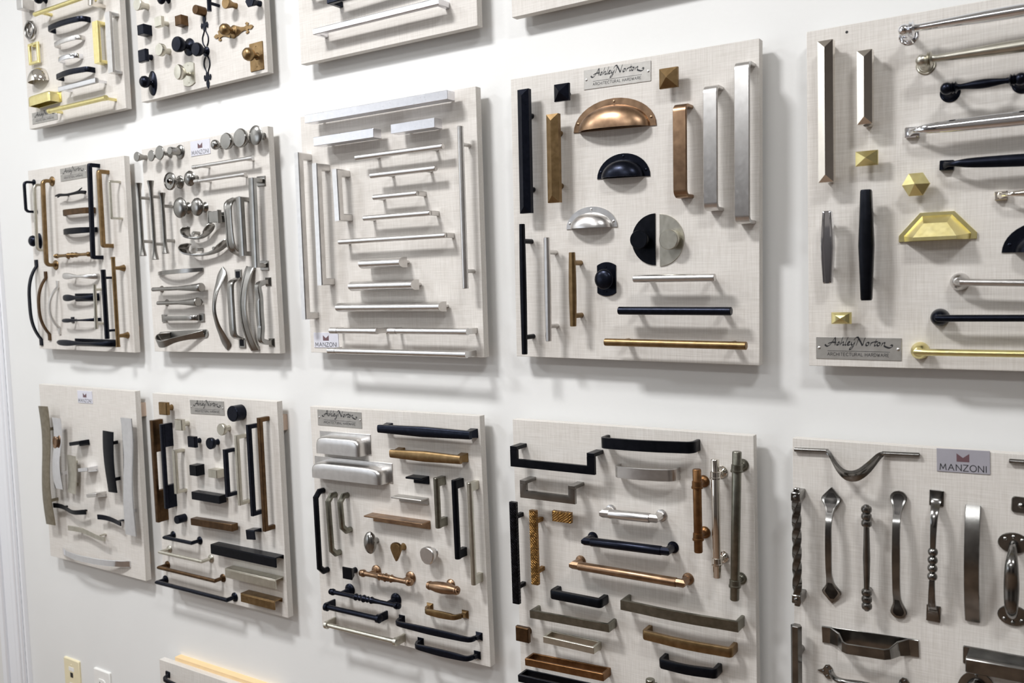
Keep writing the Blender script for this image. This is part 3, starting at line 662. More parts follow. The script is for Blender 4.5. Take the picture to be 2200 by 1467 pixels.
# ---------------------------------------------------------------- name plates: lettering drawn as pen strokes
SCRIPT = [  # "Ashley Norton" in a brush hand; x 0..100, y 0..20
 [(1,8),(4,5.5),(8,7),(13,13),(16.5,18.5),(16.8,13),(16.5,7.5)], [(6,9.5),(12,11.5),(18,11)],
 [(18.5,7.5),(20.5,11),(22,12.3),(22.5,9.5),(21,7.5),(19,8)], [(24,7.5),(27.5,17.5),(28,19)], [(24.5,8.5),(28,12.2),(29,11),(28,8),(30,7.6)],
 [(31,8),(35,17.5),(35.5,19)], [(31.3,8),(33,7.5)], [(34.5,10),(38,11),(38,12.6),(36,12.4),(34.8,9.5),(36,7.6),(39,8.6)],
 [(41,12.5),(40.6,9),(42.5,7.8),(45,11.5)], [(46,12.8),(44,7),(41,2.5),(38,1.4),(38.5,3.4),(43,6.2)],
 [(44.5,15),(47.5,19),(51,18.6),(50,14),(47.5,7.5)], [(51,18.2),(54,13),(57,7.5),(58.5,13),(61,19)],
 [(64,12.3),(62,10.5),(62,8.2),(64,7.5),(66,9.4),(66,11.6),(64.2,12.4)], [(68,7.5),(69.5,12.3)], [(69,10),(71,12.4),(72.5,12)],
 [(74,7.8),(77,16.5)], [(73.5,13),(79,13.4)], [(74,7.8),(76,7.5)],
 [(80,12.3),(78,10.5),(78,8.2),(80,7.5),(82,9.4),(82,11.6),(80.2,12.4)], [(84,7.5),(85.6,12.3)], [(84.8,9.5),(88,12.4),(89,11),(88,7.8),(91,6),(96,4.8),(100,7.4),(98,9.2),(96.5,8)],
]
def strokes(name, p, m, S_, sx, sy, ox, oy, z, nib, flat=False):
    vs = []; fs = []
    for s in S_:
        q = spline([(a, b) for a, b in s], 5) if not flat and len(s) > 2 else s
        for i in range(len(q) - 1):
            if flat:
                dx, dy = (q[i + 1][0] - q[i][0]) * sx, (q[i + 1][1] - q[i][1]) * sy; l = sqrt(dx * dx + dy * dy) or 1
                nx, ny = -dy / l * nib / 2, dx / l * nib / 2; ex, ey = dx / l * nib * .35, dy / l * nib * .35
            else: nx, ny = nib * .30, nib * .42; ex = ey = 0
            a = (ox + q[i][0] * sx - ex, oy + q[i][1] * sy - ey); b = (ox + q[i + 1][0] * sx + ex, oy + q[i + 1][1] * sy + ey); k = len(vs)
            zz = z + .004 * i
            vs += [(a[0] - nx, a[1] - ny, zz), (a[0] + nx, a[1] + ny, zz), (b[0] + nx, b[1] + ny, zz), (b[0] - nx, b[1] - ny, zz)]; fs.append((k, k + 1, k + 2, k + 3))
            if not flat:
                h = nib * .12; k = len(vs); vs += [(a[0] - h, a[1] + h, zz + .001), (a[0] + h, a[1] - h, zz + .001), (b[0] + h, b[1] - h, zz + .001), (b[0] - h, b[1] + h, zz + .001)]; fs.append((k, k + 1, k + 2, k + 3))
    return link(name, vs, fs, m, p)
G = {'A': [[(0,0),(.5,1),(1,0)], [(.2,.38),(.8,.38)]], 'R': [[(0,0),(0,1),(.6,1),(.8,.85),(.8,.65),(.6,.5),(0,.5)], [(.4,.5),(.85,0)]],
 'C': [[(.95,.85),(.7,1),(.3,1),(0,.7),(0,.3),(.3,0),(.7,0),(.95,.15)]], 'H': [[(0,0),(0,1)], [(.85,0),(.85,1)], [(0,.5),(.85,.5)]], 'I': [[(.1,0),(.1,1)]],
 'T': [[(0,1),(.85,1)], [(.42,0),(.42,1)]], 'E': [[(.75,0),(0,0),(0,1),(.75,1)], [(0,.52),(.65,.52)]], 'U': [[(0,1),(0,.25),(.2,0),(.65,0),(.85,.25),(.85,1)]],
 'L': [[(0,1),(0,0),(.7,0)]], 'D': [[(0,0),(0,1),(.5,1),(.85,.7),(.85,.3),(.5,0),(0,0)]], 'W': [[(0,1),(.28,0),(.55,.8),(.82,0),(1.1,1)]],
 'M': [[(0,0),(.12,1),(.55,.2),(.98,1),(1.1,0)]], 'N': [[(0,0),(0,1),(.9,0),(.9,1)]], 'Z': [[(.05,1),(.85,1),(0,0),(.9,0)]],
 'O': [[(.5 + .55 * cos(2 * pi * i / 16), .5 + .52 * sin(2 * pi * i / 16)) for i in range(17)]]}
ADV = {'I': .2, 'W': 1.1, 'M': 1.1, 'O': 1.0, 'C': .95, 'A': 1.0}
def text(name, p, m, s, x0, x1, y, hgt, z, nib):
    gap = .38; tot = sum((ADV.get(c, .85) if c != ' ' else .15) + gap for c in s) - gap; sx = (x1 - x0) / tot; out = []; X = 0
    for c in s:
        if c != ' ':
            for st in G[c]: out.append([(X + a, b) for a, b in st])
            X += ADV.get(c, .85) + gap
        else: X += .15 + gap
    return strokes(name, p, m, out, sx, hgt, x0, y, z, nib, True)
def metalplate(r, L, m, H=32, tone='st'):
    box('plate', r, tone, -L / 2, L / 2, -H / 2, H / 2, -.1, 1.0, .25)
    k = L * .80 / 100; strokes('script_lettering', r, 'ink', SCRIPT, k, H * .62 / 20, -L * .40, -H * .09, 1.06, L * .021)
    box('rule_line', r, 'ink', -L * .36, L * .37, -H * .135, -H * .115, 1.0, 1.08, .01)
    text('small_lettering', r, 'ink', 'ARCHITECTURAL HARDWARE', -L * .36, L * .36, -H * .34, H * .135, 1.06, L * .0055)
    for s in (-1, 1): screw(r, s * L * .462, 0, 1, L * .018, 'sn')
def card(r, L, m, H=24, tone='card'):
    box('plate', r, tone, -L / 2, L / 2, -H / 2, H / 2, -.1, 1.2, .2)
    a = L * .12; y0 = -H * .03; hh = H * .36
    vs = [(-a, y0, 1.3), (a, y0, 1.3), (a * 1.0, y0 + hh, 1.3), (0, y0 + hh * .48, 1.3), (-a * 1.0, y0 + hh, 1.3)]
    link('crown_emblem', vs, [(0, 1, 2, 3, 4)], 'mauve', r)
    text('lettering', r, 'ink', 'MANZONI', -L * .44, L * .44, -H * .42, H * .26, 1.3, L * .016)

# ---------------------------------------------------------------- boards
BOARD = {}
def board_matrix(x, z, roll): return Matrix.Translation((x, 0, z)) @ Matrix.Rotation(pi / 2, 4, 'X') @ Matrix.Rotation(roll, 4, 'Z')
BT, GAP = 14.0, 16.0
def board(key, x, z, roll, w, h, label):
    mt = board_matrix(x, z, roll); BOARD[key] = mt
    r = empty('sample_board', mt, label, 'board', 'hardware sample boards on the wall')
    o = box('panel', r, 'linen', -w / 2, w / 2, -h / 2, h / 2, -BT, 0, .5)
    for y0, y1 in ((h / 2 - 62, h / 2 - 30) if key != 'D2' else (h / 2 - 22, h / 2 + 9), (-h / 2 + 30, -h / 2 + 60)):
        box('cleat', r, 'wood' if key == 'D2' else 'ply', -w / 2 + 40, w / 2 - (22 if y0 < 0 or key not in ('C1', 'C2') else 5), y0, y1, -BT - GAP - .1, -BT + .1, .4)
    return r
def P(b, kind, u, v, ang, L, m, name, cat, label, **k):
    mt = BOARD[b] @ Matrix.Translation((u * K, v * K, 0)) @ Matrix.Rotation(radians(ang), 4, 'Z')
    g = k.pop('group', None)
    r = empty(name, mt, label, cat, g); globals()[kind](r, L, m, **k); return r

# ---------------------------------------------------------------- room shell
def struct(name, m, x0, x1, y0, y1, z0, z1):
    vs = [(x, y, z) for x in (x0, x1) for y in (y0, y1) for z in (z0, z1)]
    o = link(name, [(a * 1000, b * 1000, c * 1000) for a, b, c in vs], [(0, 1, 3, 2), (4, 6, 7, 5), (0, 4, 5, 1), (2, 3, 7, 6), (0, 2, 6, 4), (1, 5, 7, 3)], m, None, 20)
    o['kind'] = 'structure'; return o
WY = (BT + GAP) * K
struct('wall_back', 'wall', -2.8, 2.9, WY, WY + .12, FLOOR_Z, CEIL_Z)
struct('wall_left', 'wall', -2.92, -2.8, -4.4, WY + .12, FLOOR_Z, CEIL_Z)
struct('wall_right', 'room', 2.9, 3.02, -4.4, WY + .12, FLOOR_Z, CEIL_Z)
struct('wall_front', 'room', -2.92, 3.02, -4.52, -4.4, FLOOR_Z, CEIL_Z)
struct('floor', 'floor', -2.92, 3.02, -4.52, WY + .12, FLOOR_Z - .1, FLOOR_Z)
struct('ceiling', 'ceil', -2.92, 3.02, -4.52, WY + .12, CEIL_Z, CEIL_Z + .1)
# moulded door casing at the left end of the display wall
tr = empty('trim_1', Matrix.Translation((-1.893, WY, 0)) @ Matrix.Rotation(pi / 2, 4, 'X'), 'moulded white door casing at the left end of the wall', 'trim')
del tr['category']; tr['kind'] = 'structure'
zb, zt = (FLOOR_Z + .002) * 1000, (CEIL_Z - .002) * 1000
for nm, x0, x1, d in (('casing_bead', -9, 0, 12), ('casing_step', -22, -9.2, 16), ('casing_cove', -44, -22.2, 19), ('casing_flat', -86, -44.2, 17), ('casing_backband', -112, -86.2, 24)):
    box(nm, tr, 'trim', x0, x1, zb, zt, -.1, d, 3)
struct('baseboard_back', 'trim', -1.89, 2.9, WY - .016, WY, FLOOR_Z, FLOOR_Z + .12)
# dark cabinets added out of view to darken reflections in the polished metal
for x in (-1.2, 1.3):
    r = empty('reflection_cabinet', Matrix.Translation((x, -4.05, FLOOR_Z)), 'unseen dark cabinet, added for reflections, against the %s half of the far wall' % ('left' if x < 0 else 'right'), 'cabinet')
    box('body', r, 'cab', -600, 600, -300, 300, 80, 1900, 4); box('plinth', r, 'cab', -570, 570, -280, 270, 0, 81, 2)
    for s in (-1, 1):
        d = box('door', r, 'cab', min(s * 6, s * 590), max(s * 6, s * 590), 299.5, 318, 100, 1880, 3)
        o = lathe('knob', None, 'sn', [(6, 0), (5, 10), (10, 18), (8, 24), (0, 26)], s * 40, 0, 1000, 14); o.parent = d; o.location = (0, .318, 0)

# ---- the boards (centre x, centre z, roll, width, height)
board('A1',-1.4607,0.6160,-0.00146,400.7,445.9,'linen-covered sample board, top left, with brass and chrome pulls')
board('A2',-1.0018,0.6226,0.00871,405.2,445.9,'linen-covered sample board of knobs in the top row')
board('A3',-0.5002,0.6236,-0.00419,409.3,445.9,'linen-covered board cut by frame top, with long silver pull')
board('A4',-0.0261,0.6230,0.00000,406.0,445.9,'empty-looking board bottom edge cut by frame top, right of centre')
board('B1',-1.4833,0.0685,-0.00780,402.4,446.6,'leftmost middle-row linen board with dark and brass pulls')
board('B2',-1.0079,0.0735,0.00705,407.2,448.1,'middle-row linen board of pewter pulls and knobs')
board('B3',-0.5101,0.0793,-0.00281,410.0,449.5,'middle-row linen board of silver bar pulls')
board('B4',-0.0361,0.0786,-0.01168,403.6,446.6,'middle-row linen board with half-disc knobs and cup pulls')
board('B5',0.4339,0.0756,-0.00094,406.0,441.9,'rightmost middle-row linen board with faceted brass cup pull, cut by frame')
board('C1',-1.4977,-0.4691,-0.00308,406.3,448.1,'lower-left linen board with wavy chrome strips')
board('C2',-1.0230,-0.4699,0.00233,408.7,446.5,'second lower-row linen board with block and edge pulls')
board('C3',-0.5203,-0.4681,0.01129,406.6,439.4,'third lower-row linen board with nickel bin pulls')
board('C4',-0.0493,-0.4702,0.00258,405.8,445.9,'fourth lower-row linen board with tube and drop pulls')
board('C5',0.4106,-0.4689,0.00000,406.0,445.9,'lower-right linen board of wrought pewter pulls')
board('D2',-1.0601,-1.0977,0.00000,406.0,445.9,'lowest linen board, only its top corner above the frame bottom')

# ---- hardware: board, builder, position on the board, angle, length, metal
P('A1','knob',-154.5,65.8,0.0,0.0,'sn','cabinet_knob','knob','satin nickel square knob, cut by the frame top, at left of top-left board',R=12,h=30,prof='cube',seg=4,group='cabinet knobs on the top-left board')
P('A1','knob',-89.6,67.9,0.0,0.0,'nv','cabinet_knob','knob','dark round knob cut by the frame top on the top-left board',R=12,h=28,prof='ball',group='cabinet knobs on the top-left board')
P('A1','bar',20.8,30.3,0.0,233.5,'sb','bar_pull','handle','round satin brass bar pull with two posts, topmost on the top-left board',w=10,h=32,pin=26,group='bar pulls on the top-left board')
P('A1','U',146.7,57.9,-97.3,105.8,'pn','square_pull','handle','polished square pull cut by the frame top on the top-left board',w=16,t=8,h=34,group='square pulls on the top-left board')
P('A1','ringpull',-156.0,25.9,0.0,40.0,'pw','ring_pull','handle','round satin nickel double ring pull at left edge of top-left board',R=19,th=6,group='ring pulls on the top-left board')
P('A1','ringpull',-143.1,-29.2,0.0,30.0,'sb','ring_pull','handle','rectangular brass ring pull at left edge of top-left board',R=22,rect=1,th=6,group='ring pulls on the top-left board')
P('A1','cup',-134.4,-118.3,0.0,70.6,'pn','cup_pull','handle','small polished quarter-dome cup pull above the brass bin pull',fl=0,d=26,group='cup pulls on the top-left board')
P('A1','cupbox',-102.7,-163.5,1.4,104.7,'sb','cup_pull','handle','square satin brass bin pull above the name plate, top-left board',d=26,pl=5,top=2,e=0.2,H=27,group='cup pulls on the top-left board')
P('A1','U',13.2,-9.3,0.0,148.3,'nv','arch_pull','handle','dark arched strap pull, upper of two on the top-left board',w=12,t=5,h=24,rad=15,bow=5,group='arch pulls on the top-left board')
P('A1','U',8.5,-47.2,1.5,104.6,'sn','arch_pull','handle','short satin nickel arched strap pull on the top-left board',w=10,t=4,h=20,rad=12,bow=4,group='arch pulls on the top-left board')
P('A1','U',9.2,-85.2,0.0,79.2,'ch','arch_pull','handle','short polished chrome arched strap pull on the top-left board',w=10,t=4,h=20,rad=10,bow=4,group='arch pulls on the top-left board')
P('A1','U',27.1,-123.3,0.0,131.8,'nv','arch_pull','handle','dark bowed strap pull below the chrome arch on the top-left board',w=12,t=4,h=22,rad=9,bow=7,group='arch pulls on the top-left board')
P('A1','bar',61.9,-156.6,0.0,150.3,'ch','bar_pull','handle','flat polished chrome bar pull with stepped feet on the top-left board',w=11,t=8,h=30,sec='rect',pin=6,ps='sq',pw=6,group='bar pulls on the top-left board')
P('A1','bar',56.2,-200.5,0.0,231.5,'sb','bar_pull','handle','long round satin brass bar pull, lowest on the top-left board',w=11,h=34,pin=7,ps='sq',pw=6,caps=9,group='bar pulls on the top-left board')
P('A1','U',135.2,-71.7,-90.0,92.0,'sb','square_pull','handle','flat satin brass square pull standing upright on the top-left board',w=21,t=7,h=22,sec='flat',group='square pulls on the top-left board')
P('A1','U',187.1,-81.4,-90.0,131.9,'sn','square_pull','handle','tall flat satin nickel square pull at right of top-left board',w=19,t=7,h=24,sec='flat',group='square pulls on the top-left board')
P('A1','metalplate',-128.2,-200.1,-0.5,111.8,'st','name_plate','sign','small steel name plate with script lettering on the top-left board',H=27.3)
P('A2','knob',-159.9,-26.7,0.0,0.0,'cg','cabinet_knob','knob','champagne round flared knob at upper left of top knob board',R=13,h=26,prof='flare',group='cabinet knobs on the top knob board')
P('A2','knob',-87.1,-26.7,0.0,0.0,'nv','cabinet_knob','knob','dark round knob cut by the frame top on the top knob board',R=13,h=24,prof='mush',group='cabinet knobs on the top knob board')
P('A2','knob',-95.5,-74.8,0.0,0.0,'cg','cabinet_knob','knob','champagne square knob on a stem, top knob board',R=10.5,h=25,prof='stemsq',seg=4,group='cabinet knobs on the top knob board')
P('A2','knob',-37.5,-81.6,0.0,0.0,'br','cabinet_knob','knob','small brown square cube knob on the top knob board',R=10,h=18,prof='cube',seg=4,group='cabinet knobs on the top knob board')
P('A2','knob',24.4,-73.1,0.0,0.0,'br','cabinet_knob','knob','brown cylinder knob on the top knob board',R=9.5,h=22,prof='cyl',group='cabinet knobs on the top knob board')
P('A2','bar',72.6,-44.2,-92.5,84.5,'nv','bar_pull','handle','black turned T-pull cut by the frame top, above the long pierced backplate',w=8,h=28,mid=1.3,pin=16,sec='oct',caps=6)
P('A2','knob',121.7,-80.8,0.0,0.0,'ab','cabinet_knob','knob','antique brass round flared knob near the frame top on the top knob board',R=11,h=26,prof='flare',group='cabinet knobs on the top knob board')
P('A2','knob',191.4,-90.6,0.0,0.0,'nv','cabinet_knob','knob','dark six-sided knob cut by the frame top on the top knob board',R=12,h=26,prof='taper',seg=6,group='cabinet knobs on the top knob board')
P('A2','knob',-160.0,-78.4,0.0,0.0,'nv','cabinet_knob','knob','black square cube knob at left edge of top knob board',R=10.5,h=22,prof='cube',seg=4,group='cabinet knobs on the top knob board')
P('A2','knob',-158.2,-133.9,0.0,0.0,'nv','cabinet_knob','knob','black square knob on a stem below the black cube, top knob board',R=13,h=24,prof='stemsq',seg=4,group='cabinet knobs on the top knob board')
P('A2','knob',-95.4,-132.6,0.0,0.0,'cg','cabinet_knob','knob','champagne round knob on a slim stem, middle of top knob board',R=13,h=26,prof='stemcyl',group='cabinet knobs on the top knob board')
P('A2','knob',-28.5,-134.6,0.0,0.0,'nv','cabinet_knob','knob','large dark round knob over a round rosette, top knob board',R=16,h=34,prof='backmush',ros=18,group='cabinet knobs on the top knob board')
P('A2','fleur',24.5,-153.0,-90.0,150.0,'nv','cabinet_knob','knob','dark round knob on a long pierced backplate',W=34,R=14,h=28,prof='backmush',group='cabinet knobs on the top knob board')
P('A2','fleur',110.9,-129.3,0.0,118.0,'ab','cabinet_knob','knob','bronze ball knob on a wide fleur backplate',W=34,R=12,h=32,prof='ball',solid=1,group='cabinet knobs on the top knob board')
P('A2','knobplate',176.4,-188.7,0.0,0.0,'ab','cabinet_knob','knob','antique brass ball knob on a rectangular backplate',R=13,h=34,prof='ball',pw=38,ph=54,px=-2,group='cabinet knobs on the top knob board')
P('A2','knobplate',-34.9,-189.2,0.0,0.0,'cg','cabinet_knob','knob','champagne oval knob on an arched backplate',R=12,h=30,prof='backmush',sy=1.35,pw=38,ph=50,arch=5,py=0,group='cabinet knobs on the top knob board')
P('A2','knob',-158.6,-188.8,0.0,0.0,'nv','cabinet_knob','knob','dark oval knob over a tall oval rosette, bottom left of top knob board',R=13,h=30,prof='ball',sy=1.15,ros=15,oval=1.75,group='cabinet knobs on the top knob board')
P('A3','U',-50.7,-103.8,0.0,236.1,'pw','square_pull','handle','pewter pull whose left foot shows at top left of third top board',w=9,h=30,foot=3,group='square pulls on the third top board')
P('A3','U',6.6,-131.4,1.3,213.0,'nv','square_pull','handle','dark square pull above the long silver one on the third top board',w=10,t=9,h=32,group='square pulls on the third top board')
P('A3','U',4.7,-180.1,0.0,289.0,'wn','square_pull','handle','long bright silver square pull on the board cut by frame top',w=11,t=9,h=30,group='square pulls on the third top board')
P('B1','U',-175.7,155.9,-90.0,78.6,'nv','round_pull','handle','short dark round pull hanging over the left edge of leftmost middle board',w=6,h=28,rad=8,ros=8,group='round pulls on the leftmost middle board')
P('B1','U',-135.2,102.6,-92.1,165.1,'cg','round_pull','handle','champagne thin round pull at left of leftmost middle board',w=6,h=27,rad=9,group='round pulls on the leftmost middle board')
P('B1','U',-97.8,87.3,-92.0,212.0,'ab','round_pull','handle','long antique brass round pull with round rosettes, leftmost middle board',w=8.5,h=28,rad=9,ros=12,group='round pulls on the leftmost middle board')
P('B1','U',100.2,103.3,-92.1,220.1,'nv','square_pull','handle','longest dark U pull on the leftmost middle board',w=9,h=28,rad=2.5,group='square pulls on the leftmost middle board')
P('B1','U',139.3,107.0,-90.0,176.8,'ab','square_pull','handle','brass U pull right of the longest dark U pull',w=9,h=28,rad=3,group='square pulls on the leftmost middle board')
P('B1','U',182.7,124.1,-90.0,87.2,'cg','square_pull','handle','thin champagne U pull at right of leftmost middle board',w=5,h=29,rad=2,group='square pulls on the leftmost middle board')
P('B1','metalplate',-1.3,200.8,0.8,110.0,'st','name_plate','sign','steel name plate with script lettering at top of leftmost middle board',H=30.3)
P('B1','twig',8.2,150.6,0.0,126.8,'bk','twig_pull','handle','black twig-shaped pull under the name plate on the leftmost middle board',w=7,h=20)
P('B1','arc',19.7,108.1,0.0,124.6,'br','strap_pull','handle','flat brown strap pull below the twig pull',w=14,t=3,h=20,p=6,group='strap pulls on the leftmost middle board')
P('B1','arc',16.5,62.9,0.0,136.0,'bk','strap_pull','handle','black textured strap pull below the brown strap pull',w=12,t=3.5,h=22,p=3,wm=1.2,group='strap pulls on the leftmost middle board')
P('B1','turnedbar',5.6,6.1,0.0,148.6,'ab','turned_pull','handle','antique brass turned bar pull on the leftmost middle board',w=9,h=24,ros=7)
P('B1','spoon',17.6,-44.3,-1.7,126.2,'sn','paddle_pull','handle','satin nickel paddle pull below the turned brass bar',w=15,h=22,group='paddle pulls on the leftmost middle board')
P('B1','spoon',10.6,-95.2,0.0,127.4,'nv','paddle_pull','handle','dark paddle pull on a flat backplate, leftmost middle board',w=16,h=20,plate_=1,group='paddle pulls on the leftmost middle board')
P('B1','spoon',8.0,-148.9,1.3,135.5,'nv','paddle_pull','handle','dark slim paddle pull with square feet on the leftmost middle board',w=10,h=22,feet=1,group='paddle pulls on the leftmost middle board')
P('B1','spoon',22.1,-203.6,0.0,214.2,'nv','paddle_pull','handle','longest dark paddle pull, bottom of leftmost middle board',w=15,h=24,plate_=1,group='paddle pulls on the leftmost middle board')
P('B1','arc',-186.6,-107.0,-90.0,216.1,'nv','bow_pull','handle','large dark bow pull at left edge of leftmost middle board',w=10,t=4,h=27,tab=16,p=3,group='bow pulls on the leftmost middle board')
P('B1','arc',-147.0,-115.2,-90.0,172.2,'br','bow_pull','handle','brown bow pull, middle of the three bow pulls',w=9,t=4,h=26,tab=16,p=2.6,group='bow pulls on the leftmost middle board')
P('B1','arc',-98.3,-119.3,-92.0,132.3,'sn','bow_pull','handle','silver bow pull, smallest of the three bow pulls',w=8,t=4,h=27,tab=16,p=2.2,group='bow pulls on the leftmost middle board')
P('B1','bar',85.5,-116.5,-91.8,103.5,'cg','bar_pull','handle','short champagne T-bar pull, lower right of leftmost middle board',w=7.5,h=22,pin=12,caps=4,group='bar pulls on the leftmost middle board')
P('B1','bar',130.3,-111.2,-90.0,160.0,'nv','bar_pull','handle','dark hexagonal T-bar pull between brass and champagne T-bars',w=11,h=27,sec='hex',pin=19,pw=6,group='bar pulls on the leftmost middle board')
P('B1','bar',177.5,-106.1,-90.0,204.2,'ab','bar_pull','handle','antique brass T-bar pull at right of leftmost middle board',w=9,h=30,pin=25,ps='flare',pw=9,caps=4,group='bar pulls on the leftmost middle board')
P('B1','knob',-167.4,46.9,0.0,0.0,'nv','cabinet_knob','knob','dark round knob with oval rosette at left of leftmost middle board',R=14,h=26,prof='ball',ros=11,oval=1.8)
P('B2','knob',-189.0,204.9,0.0,0.0,'pw','cabinet_knob','knob','small flared pewter knob at far left of top row',R=10.5,h=24,prof='flare',group='cabinet knobs on the pewter board')
P('B2','knob',-137.9,201.3,0.0,0.0,'pw','cabinet_knob','knob','flat-faced pewter knob second in the top row',R=12,h=24,prof='trumpet',group='cabinet knobs on the pewter board')
P('B2','knob',-102.8,203.4,0.0,0.0,'pw','cabinet_knob','knob','large trumpet pewter knob third in the top row',R=15,h=28,prof='trumpet',group='cabinet knobs on the pewter board')
P('B2','knob',-69.2,204.1,0.0,0.0,'pw','cabinet_knob','knob','cylinder pewter knob over a round rosette',R=8.5,h=27,prof='cyl',ros=15,group='cabinet knobs on the pewter board')
P('B2','knob',62.9,202.5,0.0,0.0,'pw','cabinet_knob','knob','small pewter ball knob beside the white name card',R=10.5,h=22,prof='ball',group='cabinet knobs on the pewter board')
P('B2','knob',104.3,203.9,0.0,0.0,'pw','cabinet_knob','knob','pewter mushroom knob right of the small ball knob',R=17,h=24,prof='backmush',group='cabinet knobs on the pewter board')
P('B2','knob',148.7,204.8,0.0,0.0,'pw','cabinet_knob','knob','large pewter mushroom knob, third from right end of top row',R=19,h=26,prof='backmush',group='cabinet knobs on the pewter board')
P('B2','knob',191.2,205.3,0.0,0.0,'pw','cabinet_knob','knob','thin pewter disc knob at right end of top row',R=19,h=24,prof='flatmush',group='cabinet knobs on the pewter board')
P('B2','knob',-76.2,141.0,0.0,0.0,'pw','cabinet_knob','knob','ringed disc pewter knob over a bell base',R=19,h=30,prof='disc',ros=14,group='cabinet knobs on the pewter board')
P('B2','knob',-21.0,142.2,0.0,0.0,'pw','cabinet_knob','knob','ridged ball pewter knob, middle of pewter board',R=16,h=26,prof='ridged',group='cabinet knobs on the pewter board')
P('B2','knob',-55.5,83.9,0.0,0.0,'pw','cabinet_knob','knob','large flat pewter mushroom knob',R=22,h=27,prof='mush',group='cabinet knobs on the pewter board')
P('B2','knob',0.3,81.5,0.0,0.0,'pw','cabinet_knob','knob','round pewter mushroom knob right of the large flat one',R=19,h=27,prof='mush',group='cabinet knobs on the pewter board')
P('B2','bar',90.1,162.8,0.0,183.0,'sn','bar_pull','handle','nickel bar pull with collars, upper of two',w=7.5,h=26,pin=24,pw=6,caps=12,group='bar pulls on the pewter board')
P('B2','bar',79.6,133.3,0.0,155.4,'sn','bar_pull','handle','nickel bar pull with collars, lower of two',w=7.5,h=26,pin=22,pw=6,caps=12,group='bar pulls on the pewter board')
P('B2','flaredT',-186.1,68.0,-90.0,158.9,'pw','flared_bar_pull','handle','leftmost flared upright bar pull on the pewter board',w=15,h=30,pin=32,group='flared bar pulls on the pewter board')
P('B2','flaredT',-143.3,63.5,-90.0,170.1,'pw','flared_bar_pull','handle','middle flared upright bar pull on the pewter board',w=15,h=30,pin=34,group='flared bar pulls on the pewter board')
P('B2','flaredT',-108.9,54.8,-90.0,130.0,'pw','flared_bar_pull','handle','rightmost flared upright bar pull on the pewter board',w=15,h=28,pin=28,group='flared bar pulls on the pewter board')
P('B2','ribbon',-3.2,29.3,0.0,89.4,'pw','scoop_pull','handle','small double-scoop pewter pull on the pewter board',w=24,h=30,big=1,group='scoop pulls on the pewter board')
P('B2','ribbon',18.3,-6.1,0.0,146.3,'pw','scoop_pull','handle','large double-scoop pewter pull on the pewter board',w=26,h=32,big=1,group='scoop pulls on the pewter board')
P('B2','htab',52.0,56.9,0.0,30.7,'pw','tab_pull','handle','small square H-shaped pewter tab pull',w=23,h=22)
P('B2','loopstrap',104.5,35.6,-88.0,114.9,'pw','strap_pull','handle','broad grooved pewter strap pull with waisted face',w=27,h=28)
P('B2','U',141.3,31.3,-90.0,116.8,'pw','square_pull','handle','grooved square pewter pull right of the broad strap',w=16,t=9,h=30,sec='rect',group='square pulls on the pewter board')
P('B2','U',176.4,36.1,-91.3,175.7,'pw','square_pull','handle','tallest square pewter pull with square feet',w=16,t=9,h=28,sec='rect',foot=10,group='square pulls on the pewter board')
P('B2','arc',-91.5,-49.6,1.2,151.9,'pw','blade_pull','handle','slim blade-like pewter pull on the pewter board',w=8,t=4,h=22,p=2.4,wm=1.2)
P('B2','conepull',-87.1,-85.4,0.0,166.8,'pw','flared_pull','handle','larger one-end-flared pewter pull on the pewter board',w=10,h=22,group='flared pulls on the pewter board')
P('B2','conepull',-87.1,-115.8,0.0,136.9,'pw','flared_pull','handle','smaller one-end-flared pewter pull on the pewter board',w=10,h=22,group='flared pulls on the pewter board')
P('B2','footarch',-93.9,-149.7,0.0,145.5,'pw','plate_pull','handle','flat pewter pull with square riveted end plates',w=10,h=18,foot=17)
P('B2','foldpull',-97.1,-186.3,2.0,173.7,'pw','ribbon_pull','handle','folded ribbon pewter pull at bottom of pewter board',w=20,h=30)
P('B2','leafarch',47.8,-131.5,-90.0,173.7,'pw','leaf_pull','handle','pewter arch pull with leaf-shaped ends',w=26,h=30)
P('B2','footarch',94.7,-132.6,-90.0,160.7,'pw','arch_pull','handle','pewter arch pull with square dark-centred feet',w=16,h=27,foot=20,out=1,group='arch pulls on the pewter board')
P('B2','band',134.7,-132.8,-90.0,169.0,'pw','band_pull','handle','curvy broad band pewter pull with grooved face',w=22,h=24)
P('B2','flarefoot',182.0,-141.0,-90.0,138.8,'pw','arch_pull','handle','pewter arch pull with flared feet at right of pewter board',w=14,h=32,t=10,foot=17,group='arch pulls on the pewter board')
P('B2','card',-2.4,205.6,-0.4,62.7,'st','name_plate','sign','white printed name card with dark emblem on the pewter board',H=30.9)
P('B3','block',6.6,210.7,0.0,330.8,'wn','block_pull','handle','longest square block pull at top of silver-bar board',w=15,h=34,z0=14,pin=16,group='block pulls on the silver-bar board')
P('B3','block',-65.3,167.5,0.0,146.8,'wn','block_pull','handle','square block pull, left of the two shorter ones',w=16,h=34,z0=14,pin=16,group='block pulls on the silver-bar board')
P('B3','block',95.3,168.9,0.0,95.5,'wn','block_pull','handle','square block pull, right of the two shorter ones',w=16,h=34,z0=14,pin=16,group='block pulls on the silver-bar board')
P('B3','bar',54.5,130.0,0.0,196.0,'sn','bar_pull','handle','long round bar pull below the short block pulls',w=10,h=30,pin=32,pw=7,group='bar pulls on the silver-bar board')
P('B3','bar',63.2,95.4,0.0,146.0,'sn','bar_pull','handle','round bar pull, second below the short block pulls',w=10,h=30,pin=30,pw=7,group='bar pulls on the silver-bar board')
